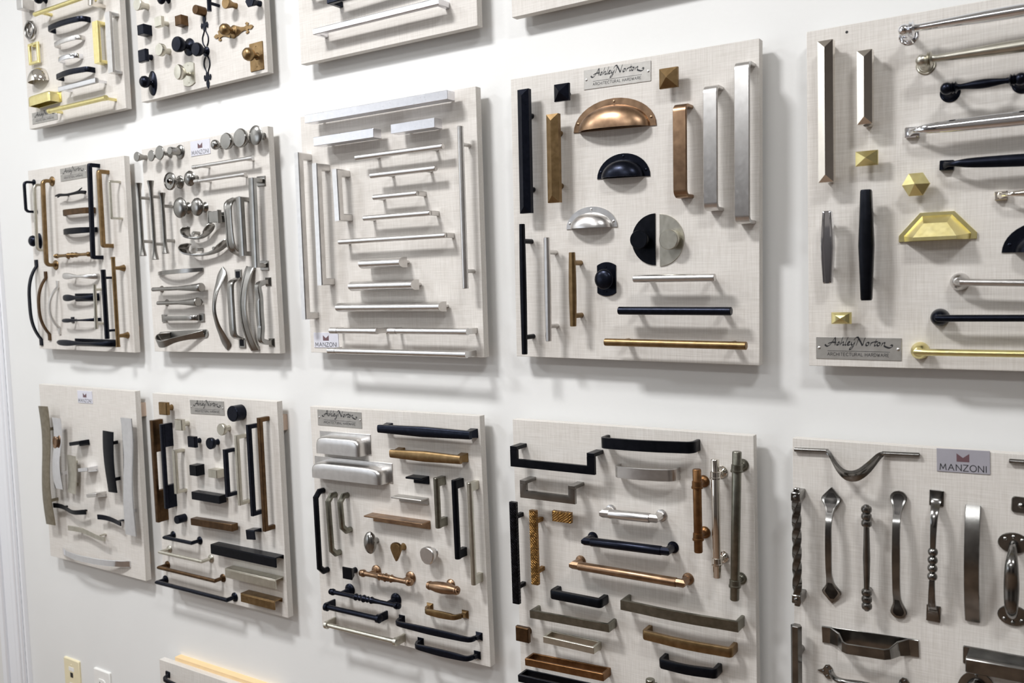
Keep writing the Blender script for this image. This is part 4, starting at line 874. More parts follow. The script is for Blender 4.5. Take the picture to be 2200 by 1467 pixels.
P('B3','bar',43.8,57.0,0.0,99.6,'sn','bar_pull','handle','shortest thin bar pull with flattened end legs',w=9.5,h=29,pin=3,ps='flat',pw=6,group='bar pulls on the silver-bar board')
P('B3','bar',44.6,21.9,0.0,151.5,'sn','bar_pull','handle','thin bar pull with flattened legs below the shortest one',w=9.5,h=29,pin=3,ps='flat',pw=6,group='bar pulls on the silver-bar board')
P('B3','bar',28.7,-17.4,0.0,245.4,'sn','bar_pull','handle','long thin bar pull with flattened legs above the fat bars',w=9.5,h=29,pin=3,ps='flat',pw=6,group='bar pulls on the silver-bar board')
P('B3','U',-185.5,-3.0,-90.0,312.1,'sn','square_pull','handle','longest upright square pull at left edge of silver-bar board',w=13,t=13,h=34,group='square pulls on the silver-bar board')
P('B3','U',-139.6,16.6,-90.0,224.5,'sn','square_pull','handle','middle-length upright square pull on the silver-bar board',w=14,t=13,h=34,group='square pulls on the silver-bar board')
P('B3','U',-89.0,66.8,-88.8,93.3,'sn','square_pull','handle','shortest upright square pull on the silver-bar board',w=14,t=13,h=34,group='square pulls on the silver-bar board')
P('B3','bar',188.9,25.4,-90.0,266.4,'sn','bar_pull','handle','long upright round bar pull at right of silver-bar board',w=10.5,h=30,pin=29,pw=7,group='bar pulls on the silver-bar board')
P('B3','block',4.8,-59.1,0.0,95.0,'sn','fat_bar_pull','handle','short fat rounded bar pull on the silver-bar board',w=18,h=32,z0=9,pin=5,sec='D',group='fat bar pulls on the silver-bar board')
P('B3','block',3.7,-98.9,0.0,147.6,'sn','fat_bar_pull','handle','medium fat rounded bar pull on the silver-bar board',w=18,h=32,z0=9,pin=5,sec='D',group='fat bar pulls on the silver-bar board')
P('B3','block',15.4,-137.4,0.0,240.6,'sn','fat_bar_pull','handle','longest fat rounded bar pull on the silver-bar board',w=17,h=32,z0=9,pin=5,sec='D',group='fat bar pulls on the silver-bar board')
P('B3','bar',-63.4,-179.7,0.0,114.9,'sn','bar_pull','handle','short ringed bar pull beside the name card',w=11,h=34,pin=3,ps='flat',pw=5,caps=18,group='bar pulls on the silver-bar board')
P('B3','bar',107.3,-179.1,0.0,172.0,'sn','bar_pull','handle','medium ringed bar pull at bottom right of silver-bar board',w=11,h=34,pin=3,ps='flat',pw=5,caps=18,group='bar pulls on the silver-bar board')
P('B3','bar',30.9,-217.3,0.0,317.8,'sn','bar_pull','handle','longest ringed bar pull, lowest on the silver-bar board',w=11,h=34,pin=3,ps='flat',pw=5,caps=18,group='bar pulls on the silver-bar board')
P('B3','card',-162.2,-200.3,0.6,64.8,'st','name_plate','sign','white printed name card with emblem, bottom left of silver-bar board',H=28.8)
P('B4','pyrbar',-163.4,102.8,-90.0,192.2,'nv','faceted_bar_pull','handle','long dark ridged bar pull, upper left of fourth middle board',w=20.5,h=30,t=13,group='faceted bar pulls on the half-disc knob board')
P('B4','pyrbar',-111.5,87.6,-90.0,134.8,'ab','faceted_bar_pull','handle','antique brass ridged bar pull beside the dark ridged bar',w=21,h=30,t=13,group='faceted bar pulls on the half-disc knob board')
P('B4','knob',-97.6,186.6,0.0,0.0,'nv','cabinet_knob','knob','dark pyramid-topped square knob left of the name plate',R=13,h=27,prof='pyr',seg=4,group='cabinet knobs on the half-disc knob board')
P('B4','knob',77.3,184.4,0.0,0.0,'ab','cabinet_knob','knob','antique brass pyramid knob right of the name plate',R=14,h=27,prof='pyr',seg=4,group='cabinet knobs on the half-disc knob board')
P('B4','metalplate',-12.8,203.1,-0.6,110.7,'st','name_plate','sign','steel name plate with script lettering between two pyramid knobs',H=29.1)
P('B4','cup',-18.4,124.8,-1.2,138.0,'bz','cup_pull','handle','large bronze cup pull below the name plate',d=24,fl=10,H=46,group='cup pulls on the half-disc knob board')
P('B4','cup',-4.0,51.9,-1.3,87.7,'nv','cup_pull','handle','dark half-moon cup pull below the large bronze one',d=22,fl=9,H=36,group='cup pulls on the half-disc knob board')
P('B4','U',96.8,80.0,-90.0,131.0,'bz','strap_pull','handle','bronze flat strap pull, shortest of three upright straps',w=20,t=5,h=28,sec='flat',rad=9,group='strap pulls on the half-disc knob board')
P('B4','U',141.6,79.5,-90.0,171.7,'sn','strap_pull','handle','satin nickel flat strap pull, middle of three upright straps',w=20,t=5,h=28,sec='flat',rad=9,group='strap pulls on the half-disc knob board')
P('B4','U',186.3,82.1,-90.0,217.3,'sn','strap_pull','handle','longest satin nickel strap pull at right edge of the fourth board',w=21,t=5,h=28,sec='flat',rad=9,group='strap pulls on the half-disc knob board')
P('B4','cup',-58.7,-20.7,0.0,88.8,'sn','cup_pull','handle','satin nickel half-moon cup pull with three screws',d=22,fl=9,H=33,group='cup pulls on the half-disc knob board')
P('B4','halfdisc',47.1,-41.9,0.0,0.0,'bk','cabinet_knob','knob','black round knob on left-facing half-disc plate',R=38,side=-1,kr=14,h=19,kx=-19,group='cabinet knobs on the half-disc knob board')
P('B4','halfdisc',54.1,-43.6,0.0,0.0,'cg','cabinet_knob','knob','olive bronze round knob on right-facing half-disc plate',R=38,side=1,kr=14.5,h=19,kx=21,group='cabinet knobs on the half-disc knob board')
P('B4','knobplate',-32.2,-99.3,0.0,0.0,'nv','cabinet_knob','knob','dark round knob on an arched rectangular backplate',R=15.5,h=20,prof='mush',pw=32,ph=52,arch=5,px=-2,py=0,group='cabinet knobs on the half-disc knob board')
P('B4','bar',-168.6,-113.3,-90.0,206.8,'bk','bar_pull','handle','long black T-bar pull at lower left of fourth middle board',w=9,h=32,mid=1.18,sec='oct',pin=27,pw=8,group='bar pulls on the half-disc knob board')
P('B4','bar',-123.6,-113.8,-90.0,161.9,'sn','bar_pull','handle','satin nickel T-bar pull between black and brass T-bars',w=9,h=32,mid=1.2,sec='oct',pin=23,pw=7.5,group='bar pulls on the half-disc knob board')
P('B4','bar',-79.2,-114.0,-90.0,113.4,'ab','bar_pull','handle','short antique brass T-bar pull left of the dark plate knob',w=9.5,h=32,mid=1.25,sec='oct',pin=16,pw=8,group='bar pulls on the half-disc knob board')
P('B4','bar',86.5,-99.3,0.0,123.5,'sn','bar_pull','handle','short satin nickel horizontal bar pull under the half-discs',w=11,h=34,pin=14,pw=8,group='bar pulls on the half-disc knob board')
P('B4','bar',85.4,-146.1,0.0,172.3,'nv','bar_pull','handle','dark horizontal bar pull between nickel and brass bars',w=12,h=34,pin=20,pw=9,group='bar pulls on the half-disc knob board')
P('B4','bar',84.3,-193.5,0.0,217.0,'ab','bar_pull','handle','long antique brass horizontal bar pull along the board bottom',w=11.5,h=34,pin=26,pw=9,group='bar pulls on the half-disc knob board')
P('B5','pyrbar',-173.2,110.2,-90.0,179.6,'pn','faceted_bar_pull','handle','long polished nickel ridged bar pull, top left of rightmost middle board',w=19,h=30,t=16,pin=6,pw=12,group='faceted bar pulls on the rightmost middle board')
P('B5','pyrbar',-125.6,134.3,-90.0,91.2,'pn','faceted_bar_pull','handle','shorter polished nickel ridged bar pull on the rightmost middle board',w=18,h=30,t=16,pin=4,pw=12,group='faceted bar pulls on the rightmost middle board')
P('B5','turned',37.1,194.6,0.0,245.3,'ch','turned_pull','handle','polished chrome turned pull with round rosette, topmost on the rightmost middle board',w=12,h=38,ros=11.5,bulge=1.5,group='turned pulls on the rightmost middle board')
P('B5','turned',47.4,155.3,0.0,226.2,'cg','turned_pull','handle','champagne turned pull below the chrome one',w=12,h=38,ros=11.5,bulge=1.5,group='turned pulls on the rightmost middle board')
P('B5','turned',6.6,118.3,0.0,90.6,'nv','turned_pull','handle','black short turned pull with two round rosettes',w=9,h=38,ros=11.5,bulge=1.5,group='turned pulls on the rightmost middle board')
P('B5','scoopstrap',40.1,74.8,0.0,244.1,'ch','strap_pull','handle','polished chrome scooped strap pull, running out of frame right',w=17,h=28,foot=17,t=9,group='strap pulls on the rightmost middle board')
P('B5','scoopstrap',60.3,26.7,-2.3,205.7,'nv','strap_pull','handle','black scooped strap pull, running out of frame right',w=15,h=26,foot=16,t=7,group='strap pulls on the rightmost middle board')
P('B5','knob',-124.9,47.0,0.0,0.0,'sb','cabinet_knob','knob','satin brass rectangular pyramid knob on the rightmost middle board',R=9.2,h=26,prof='pyr',seg=4,sx=1.45,group='cabinet knobs on the rightmost middle board')
P('B5','knob',-67.3,9.2,0.0,0.0,'sb','cabinet_knob','knob','satin brass hexagonal pyramid knob on the rightmost middle board',R=15,h=28,prof='pyr',seg=6,group='cabinet knobs on the rightmost middle board')
P('B5','hexbarrel',-124.7,-62.9,-90.0,139.9,'bk','barrel_pull','handle','black bar pull widest in the middle, on the rightmost middle board',w=13,mid=18,h=30,t=13,group='barrel pulls on the rightmost middle board')
P('B5','hexbarrel',-172.3,-63.3,-90.0,93.8,'ch','barrel_pull','handle','polished chrome bar pull with dark inset face',w=11,mid=16.5,h=28,t=12,inset=1,group='barrel pulls on the rightmost middle board')
P('B5','scoopstrap',81.7,-9.7,1.2,129.0,'pn','strap_pull','handle','small polished nickel strap pull cut by the right frame edge',w=12,h=24,foot=14,t=6,group='strap pulls on the rightmost middle board')
P('B5','facetcup',-45.6,-60.2,0.0,88.0,'sb','cup_pull','handle','faceted satin brass cup pull in the middle of rightmost middle board',d=26,H=35,group='cup pulls on the rightmost middle board')
P('B5','cup',66.5,-79.4,-1.3,83.5,'nv','cup_pull','handle','dark cup pull cut by the right frame edge',d=24,fl=13,H=36,group='cup pulls on the rightmost middle board')
P('B5','footbar',69.9,-115.7,-2.3,190.9,'sn','bow_pull','handle','satin nickel rod pull with round foot, upper of three',w=8.5,h=28,foot=11,group='bow pulls on the rightmost middle board')
P('B5','footbar',59.2,-155.9,0.0,213.3,'nv','bow_pull','handle','black rod pull with round foot, middle of three',w=8.5,h=28,foot=11,group='bow pulls on the rightmost middle board')
P('B5','footbar',48.2,-197.9,0.0,236.6,'sb','bow_pull','handle','satin brass rod pull with round foot, lowest of three',w=8.5,h=28,foot=11,group='bow pulls on the rightmost middle board')
P('B5','knob',-156.7,-155.8,0.0,0.0,'sb','cabinet_knob','knob','small satin brass barrel-shaped knob above the name plate',R=7.6,h=24,prof='pillow',seg=4,sx=1.65,group='cabinet knobs on the rightmost middle board')
P('B5','metalplate',-139.9,-196.7,-0.4,106.7,'st','name_plate','sign','steel name plate with script lettering, bottom left of rightmost middle board',H=29.2)
P('C1','wave',-149.1,22.4,-90.0,301.7,'ob','wave_pull','handle','tallest olive bronze wavy strip pull at left of lower-left board',w=42,h=30,amp=7,n=1,group='wave pulls on the lower-left board')
P('C1','wave',-98.9,57.6,-92.8,178.7,'ch','wave_pull','handle','chrome wavy strip pull with oval copper eyelet',w=38,h=28,amp=6,n=1,hole=1,group='wave pulls on the lower-left board')
P('C1','wave',-52.3,7.9,-92.9,94.8,'cg','wave_pull','handle','short champagne curved strip pull on the lower-left board',w=40,h=22,amp=5,n=0.5,group='wave pulls on the lower-left board')
P('C1','shelf',-15.1,89.3,8.8,45.3,'bk','tab_pull','handle','small dark tab pull, topmost of three tabs',h=26,t=9,back=9,inset=3,group='tab pulls on the lower-left board')
P('C1','shelf',14.6,27.4,8.5,42.5,'ch','tab_pull','handle','small chrome tab pull, middle of three tabs',h=26,t=9,back=9,inset=3,group='tab pulls on the lower-left board')
P('C1','shelf',44.2,-32.1,9.3,44.0,'sn','tab_pull','handle','small satin nickel tab pull, lowest of three tabs',h=26,t=9,back=9,inset=3,group='tab pulls on the lower-left board')
P('C1','wave',-67.3,-81.9,0.0,141.5,'bk','wave_pull','handle','black wavy horizontal pull on the lower-left board',w=12,h=26,amp=8,n=1,t=3,group='wave pulls on the lower-left board')
P('C1','wave',100.0,-87.5,0.0,92.4,'nv','wave_pull','handle','short dark wavy horizontal pull on the lower-left board',w=12,h=26,amp=8,n=0.5,t=3,group='wave pulls on the lower-left board')
P('C1','wave',3.2,-132.1,0.0,160.6,'cg','wave_pull','handle','champagne wavy horizontal pull on the lower-left board',w=12,h=26,amp=8,n=0.7,t=3,group='wave pulls on the lower-left board')
P('C1','arc',3.1,-195.9,1.7,286.0,'ch','bow_pull','handle','long polished chrome bow pull at bottom of lower-left board',w=15,t=3,h=26,p=2.4)
P('C1','wave',124.8,56.2,-90.0,144.7,'bk','strap_pull','handle','black curved upright strap pull on the lower-left board',w=42,h=27,amp=6,n=0.5,ph=3.14)
P('C1','wave',185.3,25.7,-91.7,276.3,'ch','wave_pull','handle','tall chrome upright strip pull at right of lower-left board',w=42,h=22,amp=4,n=1,group='wave pulls on the lower-left board')
P('C1','card',1.3,200.7,0.5,62.2,'st','name_plate','sign','small white name card at top of lower-left board',H=30.0)
P('C2','knob',-136.5,194.5,0.0,0.0,'ab','cabinet_knob','knob','brass square knob at top left of second lower board',R=14,h=24,prof='stemsq',seg=4,group='cabinet knobs on the second lower board')
P('C2','knob',-82.0,161.9,0.0,0.0,'cg','cabinet_knob','knob','champagne square knob on the second lower board',R=12,h=26,prof='stemsq',seg=4,group='cabinet knobs on the second lower board')
P('C2','knob',95.3,195.8,0.0,0.0,'nv','cabinet_knob','knob','large dark round knob right of the name plate',R=17,h=24,prof='cyl',group='cabinet knobs on the second lower board')
P('C2','knob',53.5,159.9,0.0,0.0,'cg','cabinet_knob','knob','champagne round knob below the large dark one',R=12.5,h=22,prof='stemcyl',group='cabinet knobs on the second lower board')
P('C2','knob',-45.5,126.7,0.0,0.0,'nv','cabinet_knob','knob','dark square knob on the second lower board',R=12,h=23,prof='stemsq',seg=4,group='cabinet knobs on the second lower board')
P('C2','knob',14.6,127.5,0.0,0.0,'nv','cabinet_knob','knob','small dark round knob on the second lower board',R=12.5,h=22,prof='stemcyl',group='cabinet knobs on the second lower board')
P('C2','knob',-46.3,64.1,0.0,0.0,'bk','cabinet_knob','knob','dark square block knob without stem',R=11.5,h=22,prof='cube',seg=4,group='cabinet knobs on the second lower board')
P('C2','knob',15.9,62.3,0.0,0.0,'cg','cabinet_knob','knob','champagne rectangular block knob beside the dark block knob',R=8.8,h=20,prof='cube',seg=4,sx=1.6,group='cabinet knobs on the second lower board')
P('C2','U',-176.9,51.0,-90.0,230.7,'br','square_pull','handle','brown upright pull with long solid feet, leftmost on second lower board',w=12,t=7,h=27,sec='rect',legx=72,group='square pulls on the second lower board')
P('C2','U',-142.7,65.2,-90.0,189.4,'nv','square_pull','handle','dark upright pull with long solid feet on the second lower board',w=11,t=7,h=27,sec='rect',legx=52,group='square pulls on the second lower board')
P('C2','U',-104.7,56.2,-90.0,96.4,'cg','square_pull','handle','short champagne upright square pull on the second lower board',w=11,t=7,h=26,group='square pulls on the second lower board')
P('C2','U',65.4,69.2,-90.0,100.5,'nv','square_pull','handle','short dark upright square pull, right half of second lower board',w=10,t=8,h=26,group='square pulls on the second lower board')
P('C2','U',103.4,78.5,-90.0,146.0,'cg','square_pull','handle','champagne upright square pull, right half of second lower board',w=8,t=8,h=26,group='square pulls on the second lower board')
P('C2','U',141.5,81.7,-90.0,188.7,'nv','square_pull','handle','dark tall upright square pull beside the brown one',w=9,t=9,h=26,group='square pulls on the second lower board')
P('C2','U',175.6,76.0,-90.0,232.5,'br','square_pull','handle','brown tall upright square pull, rightmost on second lower board',w=10,t=9,h=26,group='square pulls on the second lower board')
P('C2','block',-6.7,9.5,0.0,92.4,'bk','block_pull','handle','black block pull in the middle of second lower board',w=17,h=24,z0=6,pin=12,group='block pulls on the second lower board')
P('C2','block',4.1,-48.6,1.2,136.5,'br','block_pull','handle','brown block pull in the middle of second lower board',w=15,h=22,z0=6,pin=12,group='block pulls on the second lower board')
P('C2','knob',-113.3,-52.4,0.0,0.0,'nv','cabinet_knob','knob','small dark cylinder knob with slanted face',R=9.5,h=22,prof='cyl',group='cabinet knobs on the second lower board')
P('C2','hook',125.7,-55.0,5.4,26.0,'nv','edge_pull','handle','tiny dark hook-shaped pull on the second lower board',f=20,h=20,group='edge pulls on the second lower board')
P('C2','U',-111.8,-97.7,0.0,101.5,'nv','round_pull','handle','short dark round pull, topmost of four',w=8,h=26,sec='oct',ros=9,group='round pulls on the second lower board')
P('C2','U',-102.8,-133.1,0.0,153.0,'cg','round_pull','handle','champagne round pull, second of four',w=7,h=28,sec='oct',ros=9,group='round pulls on the second lower board')
P('C2','U',-89.9,-170.7,0.0,200.5,'br','round_pull','handle','brown round pull, third of four',w=8,h=26,sec='oct',ros=9,group='round pulls on the second lower board')
P('C2','U',-77.6,-206.9,0.0,247.4,'nv','round_pull','handle','longest dark round pull, lowest of four',w=9,h=26,sec='oct',ros=10,group='round pulls on the second lower board')
P('C2','hook',99.7,-102.0,0.0,202.8,'bk','edge_pull','handle','long black edge pull at right of second lower board',f=21,h=22,group='edge pulls on the second lower board')
P('C2','hook',118.9,-147.3,0.0,154.8,'cg','edge_pull','handle','champagne edge pull below the black one',f=20,h=22,group='edge pulls on the second lower board')
P('C2','hook',138.7,-192.7,0.0,102.8,'ab','edge_pull','handle','short brown edge pull, lowest of three',f=19,h=22,group='edge pulls on the second lower board')
P('C2','metalplate',-14.2,200.1,0.9,112.8,'st','name_plate','sign','steel name plate with script lettering at top of second lower board',H=30.2)
P('C3','metalplate',-125.4,198.8,-0.4,114.9,'st','name_plate','sign','steel name plate, top left corner of third lower board',H=30.6)
P('C3','cupbox',-113.2,153.7,0.0,131.7,'sn','cup_pull','handle','smaller satin nickel bin pull under the name plate',d=24,pl=9,H=39,group='cup pulls on the third lower board')
P('C3','cupbox',-97.3,104.1,0.0,198.9,'sn','cup_pull','handle','longer satin nickel bin pull, second down',d=24,pl=10,H=37,group='cup pulls on the third lower board')
P('C3','bar',95.4,189.8,0.0,206.2,'nv','bar_pull','handle','dark bar pull swelling in the middle, top of third lower board',w=14,t=8,h=26,sec='soft',mid=1.3,lin=True,ps='sqflare',pw=10,pin=8,group='bar pulls on the third lower board')
P('C3','bar',97.0,146.1,0.0,157.4,'ab','bar_pull','handle','antique brass bar pull swelling in the middle, third lower board',w=14,t=8,h=26,sec='soft',mid=1.3,lin=True,ps='sqflare',pw=10,pin=8,group='bar pulls on the third lower board')
P('C3','shelf',68.5,104.6,0.0,37.4,'bk','edge_pull','handle','small black ledge pull on the third lower board',h=22,t=3.5,back=13,inset=3,group='edge pulls on the third lower board')
P('C3','shelf',48.6,65.4,0.0,70.3,'st','edge_pull','handle','satin nickel ledge pull on the third lower board',h=22,t=3,back=11,inset=3,group='edge pulls on the third lower board')
P('C3','shelf',15.5,23.7,0.0,138.8,'bz','edge_pull','handle','long copper-bronze ledge pull on the third lower board',h=24,t=3,back=14,inset=4,group='edge pulls on the third lower board')
P('C3','U',-178.7,-23.1,-90.0,168.3,'bk','chamfered_pull','handle','black upright pull with angled corners, leftmost on third lower board',w=11,h=27,cham=10,sec='oct',group='chamfered pulls on the third lower board')
P('C3','U',-144.7,-5.7,-88.3,123.7,'ol','chamfered_pull','handle','olive upright pull with angled corners, middle of three',w=11,h=27,cham=10,sec='oct',group='chamfered pulls on the third lower board')
P('C3','U',-113.3,19.5,-87.1,77.5,'ol','chamfered_pull','handle','short olive upright pull with angled corners',w=11,h=27,cham=10,sec='oct',group='chamfered pulls on the third lower board')
P('C3','bar',119.3,65.8,-90.0,88.9,'ol','bar_pull','handle','short olive upright bar pull with slab feet',w=11,h=26,sec='oct',ps='flat',pw=15,pin=8,group='bar pulls on the third lower board')
P('C3','bar',158.7,40.8,-90.0,138.0,'bk','bar_pull','handle','black upright bar pull with slab feet',w=11,h=26,sec='oct',ps='flat',pw=15,pin=8,group='bar pulls on the third lower board')
P('C3','bar',191.3,19.9,-90.0,177.4,'cg','bar_pull','handle','long champagne upright bar pull with slab feet',w=10,h=26,sec='oct',ps='flat',pw=15,pin=8,group='bar pulls on the third lower board')
P('C3','knob',-45.6,-26.5,0.0,0.0,'pw','cabinet_knob','knob','upright egg-shaped pewter knob',R=13,h=28,prof='pillow',sy=1.6,group='cabinet knobs on the third lower board')
P('C3','shapeknob',18.9,-30.9,0.0,0.0,'ab','cabinet_knob','knob','pointed leaf-shaped bronze knob',R=12,h=24,tear=1,group='cabinet knobs on the third lower board')
P('C3','shapeknob',89.9,-32.1,0.0,0.0,'sn','cabinet_knob','knob','rounded triangular satin nickel knob',R=15.5,h=22,T=9,group='cabinet knobs on the third lower board')
P('C3','knob',-104.6,-92.1,0.0,0.0,'bk','cabinet_knob','knob','dark square tapered knob on the third lower board',R=11.5,h=24,prof='taper',seg=4,group='cabinet knobs on the third lower board')
P('C3','turnedbar',-8.3,-85.8,0.0,126.1,'bz','turned_pull','handle','bronze turned bar pull with round rosettes',w=11,h=28,ros=11,group='turned pulls on the third lower board')
P('C3','turnedbar',-63.1,-133.5,0.0,176.2,'nv','turned_pull','handle','dark turned bar pull with round rosettes',w=10,h=30,ros=12,group='turned pulls on the third lower board')
P('C3','tbarrel',125.1,-84.1,0.0,73.2,'bz','t_knob','knob','bronze barrel-shaped T knob at lower right',w=21,h=34)
P('C3','flarefoot',114.7,-133.7,0.0,92.8,'ab','arch_pull','handle','short bronze arch pull with flared feet',w=11,h=25,t=5,foot=14,group='arch pulls on the third lower board')
P('C3','dframe',-97.2,-166.8,0.0,140.9,'nv','frame_pull','handle','dark rod pull with plate ends, lower left of third lower board',w=10,h=31,lw=16,group='frame pulls on the third lower board')
P('C3','dframe',-77.7,-202.6,0.0,182.9,'cg','frame_pull','handle','champagne rod pull with plate ends, lowest at left of third lower board',w=9,h=31,lw=15,group='frame pulls on the third lower board')
P('C3','flarefoot',94.6,-167.9,0.0,189.1,'nv','arch_pull','handle','long dark arch pull with flared feet',w=11,h=26,t=5,foot=14,group='arch pulls on the third lower board')
P('C3','flarefoot',112.9,-202.8,0.0,141.0,'nv','arch_pull','handle','shorter dark arch pull with flared feet, lowest on third lower board',w=11,h=26,t=5,foot=14,group='arch pulls on the third lower board')
P('C4','dropU',-112.2,157.5,0.0,154.3,'bk','square_pull','handle','black square drop pull with raised uprights, top left of fourth lower board',w=13,h=31,H=21,group='square pulls on the fourth lower board')
P('C4','dropU',-121.8,107.3,0.0,101.7,'pw','square_pull','handle','pewter square drop pull below the black one',w=12,h=31,H=17,group='square pulls on the fourth lower board')
P('C4','U',47.8,202.3,1.3,152.7,'bk','strap_pull','handle','black flat bowed strap pull at top of fourth lower board',w=17,t=6,h=28,rad=10,bow=5,sec='flat',group='strap pulls on the fourth lower board')
P('C4','U',41.8,158.3,1.6,100.6,'sn','strap_pull','handle','satin nickel bowed strap pull below the black strap',w=18,t=4,h=24,rad=12,bow=4,sec='flat',group='strap pulls on the fourth lower board')
P('C4','mixbar',18.3,91.7,1.5,95.1,'sn','tube_pull','handle','short satin nickel tube pull, topmost of three tube pulls',w=14.5,h=30,ros=9,group='tube pulls on the fourth lower board')
P('C4','mixbar',10.4,44.2,1.3,145.7,'nv','tube_pull','handle','dark tube pull, middle of three tube pulls',w=14,h=30,ros=9,group='tube pulls on the fourth lower board')
P('C4','mixbar',10.3,1.1,0.0,191.8,'bz','tube_pull','handle','long bronze tube pull, lowest of three tube pulls',w=14,h=30,ros=9,group='tube pulls on the fourth lower board')
P('C4','collarbar',128.2,113.0,-90.0,121.8,'rb','bar_pull','handle','short brown upright bar pull with collars',w=12.5,h=32,cin=23,group='bar pulls on the fourth lower board')
P('C4','collarbar',155.7,104.9,-90.0,171.1,'pn','bar_pull','handle','polished nickel upright bar pull with collars',w=12,h=32,cin=23,group='bar pulls on the fourth lower board')
P('C4','collarbar',184.2,97.4,-91.9,213.6,'ol','bar_pull','handle','longest olive bronze upright bar pull with collars',w=13,h=32,cin=24,group='bar pulls on the fourth lower board')
P('C4','bar',-190.7,5.5,-90.0,170.2,'hb','bar_pull','handle','black hammered upright bar pull at left edge',w=13,t=8,h=28,sec='rect',ps='sq',pw=7,pin=26,group='bar pulls on the fourth lower board')
P('C4','bar',-152.5,20.0,-90.0,122.5,'hg','bar_pull','handle','brass hammered upright bar pull beside the black one',w=13,t=8,h=28,sec='rect',ps='sq',pw=7,pin=20,group='bar pulls on the fourth lower board')
P('C4','knob',-101.6,75.3,0.0,0.0,'hg','cabinet_knob','knob','hammered brass rectangular knob',R=8.5,h=24,prof='stemsq',seg=4,sx=2.0,group='cabinet knobs on the fourth lower board')
P('C4','U',-80.1,-53.6,0.0,94.4,'bk','square_pull','handle','short black chunky square pull above the pewter pulls',w=14,t=9,h=26,rad=3,group='square pulls on the fourth lower board')
P('C4','U',-92.3,-91.0,1.4,144.8,'ol','square_pull','handle','pewter flat square pull left of the long bowed one',w=13.5,t=5,h=26,sec='flat',group='square pulls on the fourth lower board')
P('C4','U',93.8,-47.3,0.0,184.3,'ol','square_pull','handle','long pewter flat bowed pull at right of fourth lower board',w=16,t=5,h=28,sec='flat',bow=4,group='square pulls on the fourth lower board')
P('C4','knob',-184.8,-133.2,0.0,0.0,'br','cabinet_knob','knob','brown square knob at left edge of fourth lower board',R=12.5,h=22,prof='stemsq',seg=4,group='cabinet knobs on the fourth lower board')
P('C4','frame',-94.3,-130.6,0.0,93.1,'cg','frame_pull','handle','small pewter rectangular frame pull',w=11,h=26,group='frame pulls on the fourth lower board')
P('C4','frame',-104.9,-173.3,2.2,145.5,'rb','frame_pull','handle','brown rectangular frame pull above the black one',w=12,h=26,group='frame pulls on the fourth lower board')
P('C4','frame',-113.1,-204.8,1.8,159.0,'bk','frame_pull','handle','black rectangular frame pull cut by the frame bottom',w=12,h=26,group='frame pulls on the fourth lower board')
P('C4','U',105.0,-88.8,0.0,140.8,'ab','square_pull','handle','antique brass slightly arched pull at lower right of fourth lower board',w=14,t=7,h=26,bow=4,rad=3,group='square pulls on the fourth lower board')
P('C4','U',105.8,-126.6,1.8,90.9,'bk','square_pull','handle','short black arched pull at bottom right of fourth lower board',w=14,t=7,h=26,bow=4,rad=4,group='square pulls on the fourth lower board')
P('C4','bar',45.3,-216.2,-90.0,118.2,'ol','bar_pull','handle','pewter round bar pull whose top shows at frame bottom',w=14,h=28,group='bar pulls on the fourth lower board')
P('C5','dip',-120.6,210.6,2.0,157.9,'dp','wrought_pull','handle','wrought pewter pull dipping into a wide curved strap',D=28,h=30,w=16,group='wrought pulls on the wrought pewter board')
P('C5','card',7.4,209.2,1.0,59.5,'st','name_plate','sign','lilac-grey name card with mauve emblem at lower right',H=29.2,tone='lilac')
P('C5','twistbar',-192.0,77.5,-90.0,163.3,'dp','twisted_pull','handle','twisted wrought bar pull with square collars at left edge',w=10,h=28)
P('C5','paddle',-150.7,80.6,-90.0,158.9,'dp','wrought_pull','handle','wrought strap pull with diamond-shaped ends',w=8,W=25,h=24,group='wrought pulls on the wrought pewter board')
P('C5','beadrod',-103.0,75.1,-90.0,142.0,'dp','beaded_pull','handle','slim rod pull with three beads at each end',w=8.5,B=13.5,h=26,group='beaded pulls on the wrought pewter board')
P('C5','paddle',-66.8,80.0,-90.0,168.7,'dp','wrought_pull','handle','wrought strap pull with teardrop ends',w=9.5,W=20,tear=1,h=24,group='wrought pulls on the wrought pewter board')
P('C5','beadstrap',-24.1,84.3,-91.3,170.1,'dp','beaded_pull','handle','wrought strap pull with four beads in the middle',w=7.5,W=16.5,B=12,h=26,off=5,group='beaded pulls on the wrought pewter board')
P('C5','arc',19.1,81.7,-90.0,146.5,'dp','strap_pull','handle','plain flat forged strap pull, dark and slightly arched',w=17,t=4,h=20,p=2.2)
P('C5','platepull',117.8,159.9,-1.3,114.9,'dp','wrought_pull','handle','wrought pull with riveted square plate, cut by right frame edge',group='wrought pulls on the wrought pewter board')
P('C5','dip',120.4,214.4,0.0,125.3,'dp','wrought_pull','handle','second dipping wrought pull, only its left rod showing at right edge',D=28,h=30,w=16,group='wrought pulls on the wrought pewter board')
P('C5','rivetD',63.1,68.0,-90.0,114.5,'dp','wrought_pull','handle','stout wrought D pull with three-rivet feet',w=15,h=36,R=17,group='wrought pulls on the wrought pewter board')
P('C5','bar',-194.5,-104.0,-90.0,143.8,'dp','bar_pull','handle','hexagonal rod pull at left edge, cut by frame bottom',w=15,h=28,sec='hex',pin=40)
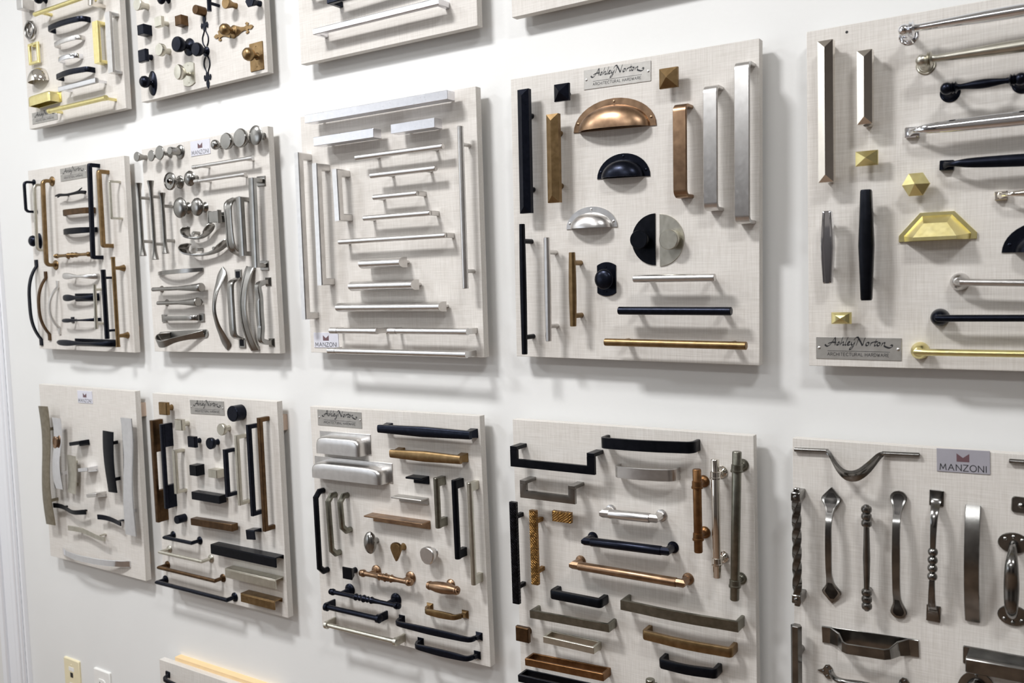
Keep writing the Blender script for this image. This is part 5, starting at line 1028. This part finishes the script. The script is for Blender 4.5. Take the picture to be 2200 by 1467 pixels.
P('C5','trough',-103.8,-43.4,2.3,121.5,'dp','trough_pull','handle','wide strap pull raised into an open tray in the middle',h=27,H=23)
P('C5','spade',-108.8,-95.6,1.9,125.3,'dp','spade_foot_pull','handle','arched pull with riveted spade-shaped feet',w=8,h=26)
P('C5','boxpull',86.5,-37.7,0.0,156.2,'dp','box_pull','handle','dark box-shaped bin pull at lower right edge',h=24,H=23)
P('C5','cup',24.5,-85.0,2.3,45.8,'dp','cup_pull','handle','pewter cup pull whose rim shows at frame bottom',d=22,fl=9,H=28)
P('D2','footarch',-76.9,189.3,-2.9,203.2,'nv','arch_pull','handle','dark arched pull on the board at the bottom frame edge',w=8,h=26,foot=14)

# ---------------------------------------------------------------- wall plates low on the wall
def wallplate(x, ztop, m, label, jack):
    r = empty('wall_plate', Matrix.Translation((x, WY, ztop - .057)) @ Matrix.Rotation(pi / 2, 4, 'X'), label, 'outlet')
    box('cover_plate', r, m, -35, 35, -57, 57, -.1, 5.5, 3)
    if jack:
        screw(r, 0, 41, 5.5, 3, 'ivory')
        for y in (25, -18):
            box('jack_label', r, 'white', -12, 12, y, y + 11, 5.4, 6, .2)
            box('jack', r, 'dark' if y > 0 else 'blue', -6, 6, y - 17, y - 4, 5.4, 6.2, .2)
    else:
        for y in (20, -20):
            plate('receptacle', r, m, rounded(34, 28, 10), 5.4, 7, .4, 0, y)
            for s in (-1, 1): box('slot', r, 'dark', s * 6.5 - 1.2, s * 6.5 + 1.2, y - 2, y + 7, 6.9, 7.3, .1)
        screw(r, 0, 0, 5.5, 3, 'white')
wallplate(-1.684, -.975, 'ivory', 'ivory data jack plate at the bottom left of the wall', True)
wallplate(-1.547, -.975, 'white', 'white electrical outlet plate right of the ivory one', False)
# small fixing hole at the top of the rightmost board
r5 = [o for o in COL.objects if o.name.startswith('sample_board') and 'rightmost middle-row' in o.get('label', '')][0]
lathe('screw_hole', r5, 'dark', [(1.8, -.3), (1.8, .15), (0, .16)], -152.2, 211.8, seg=12)
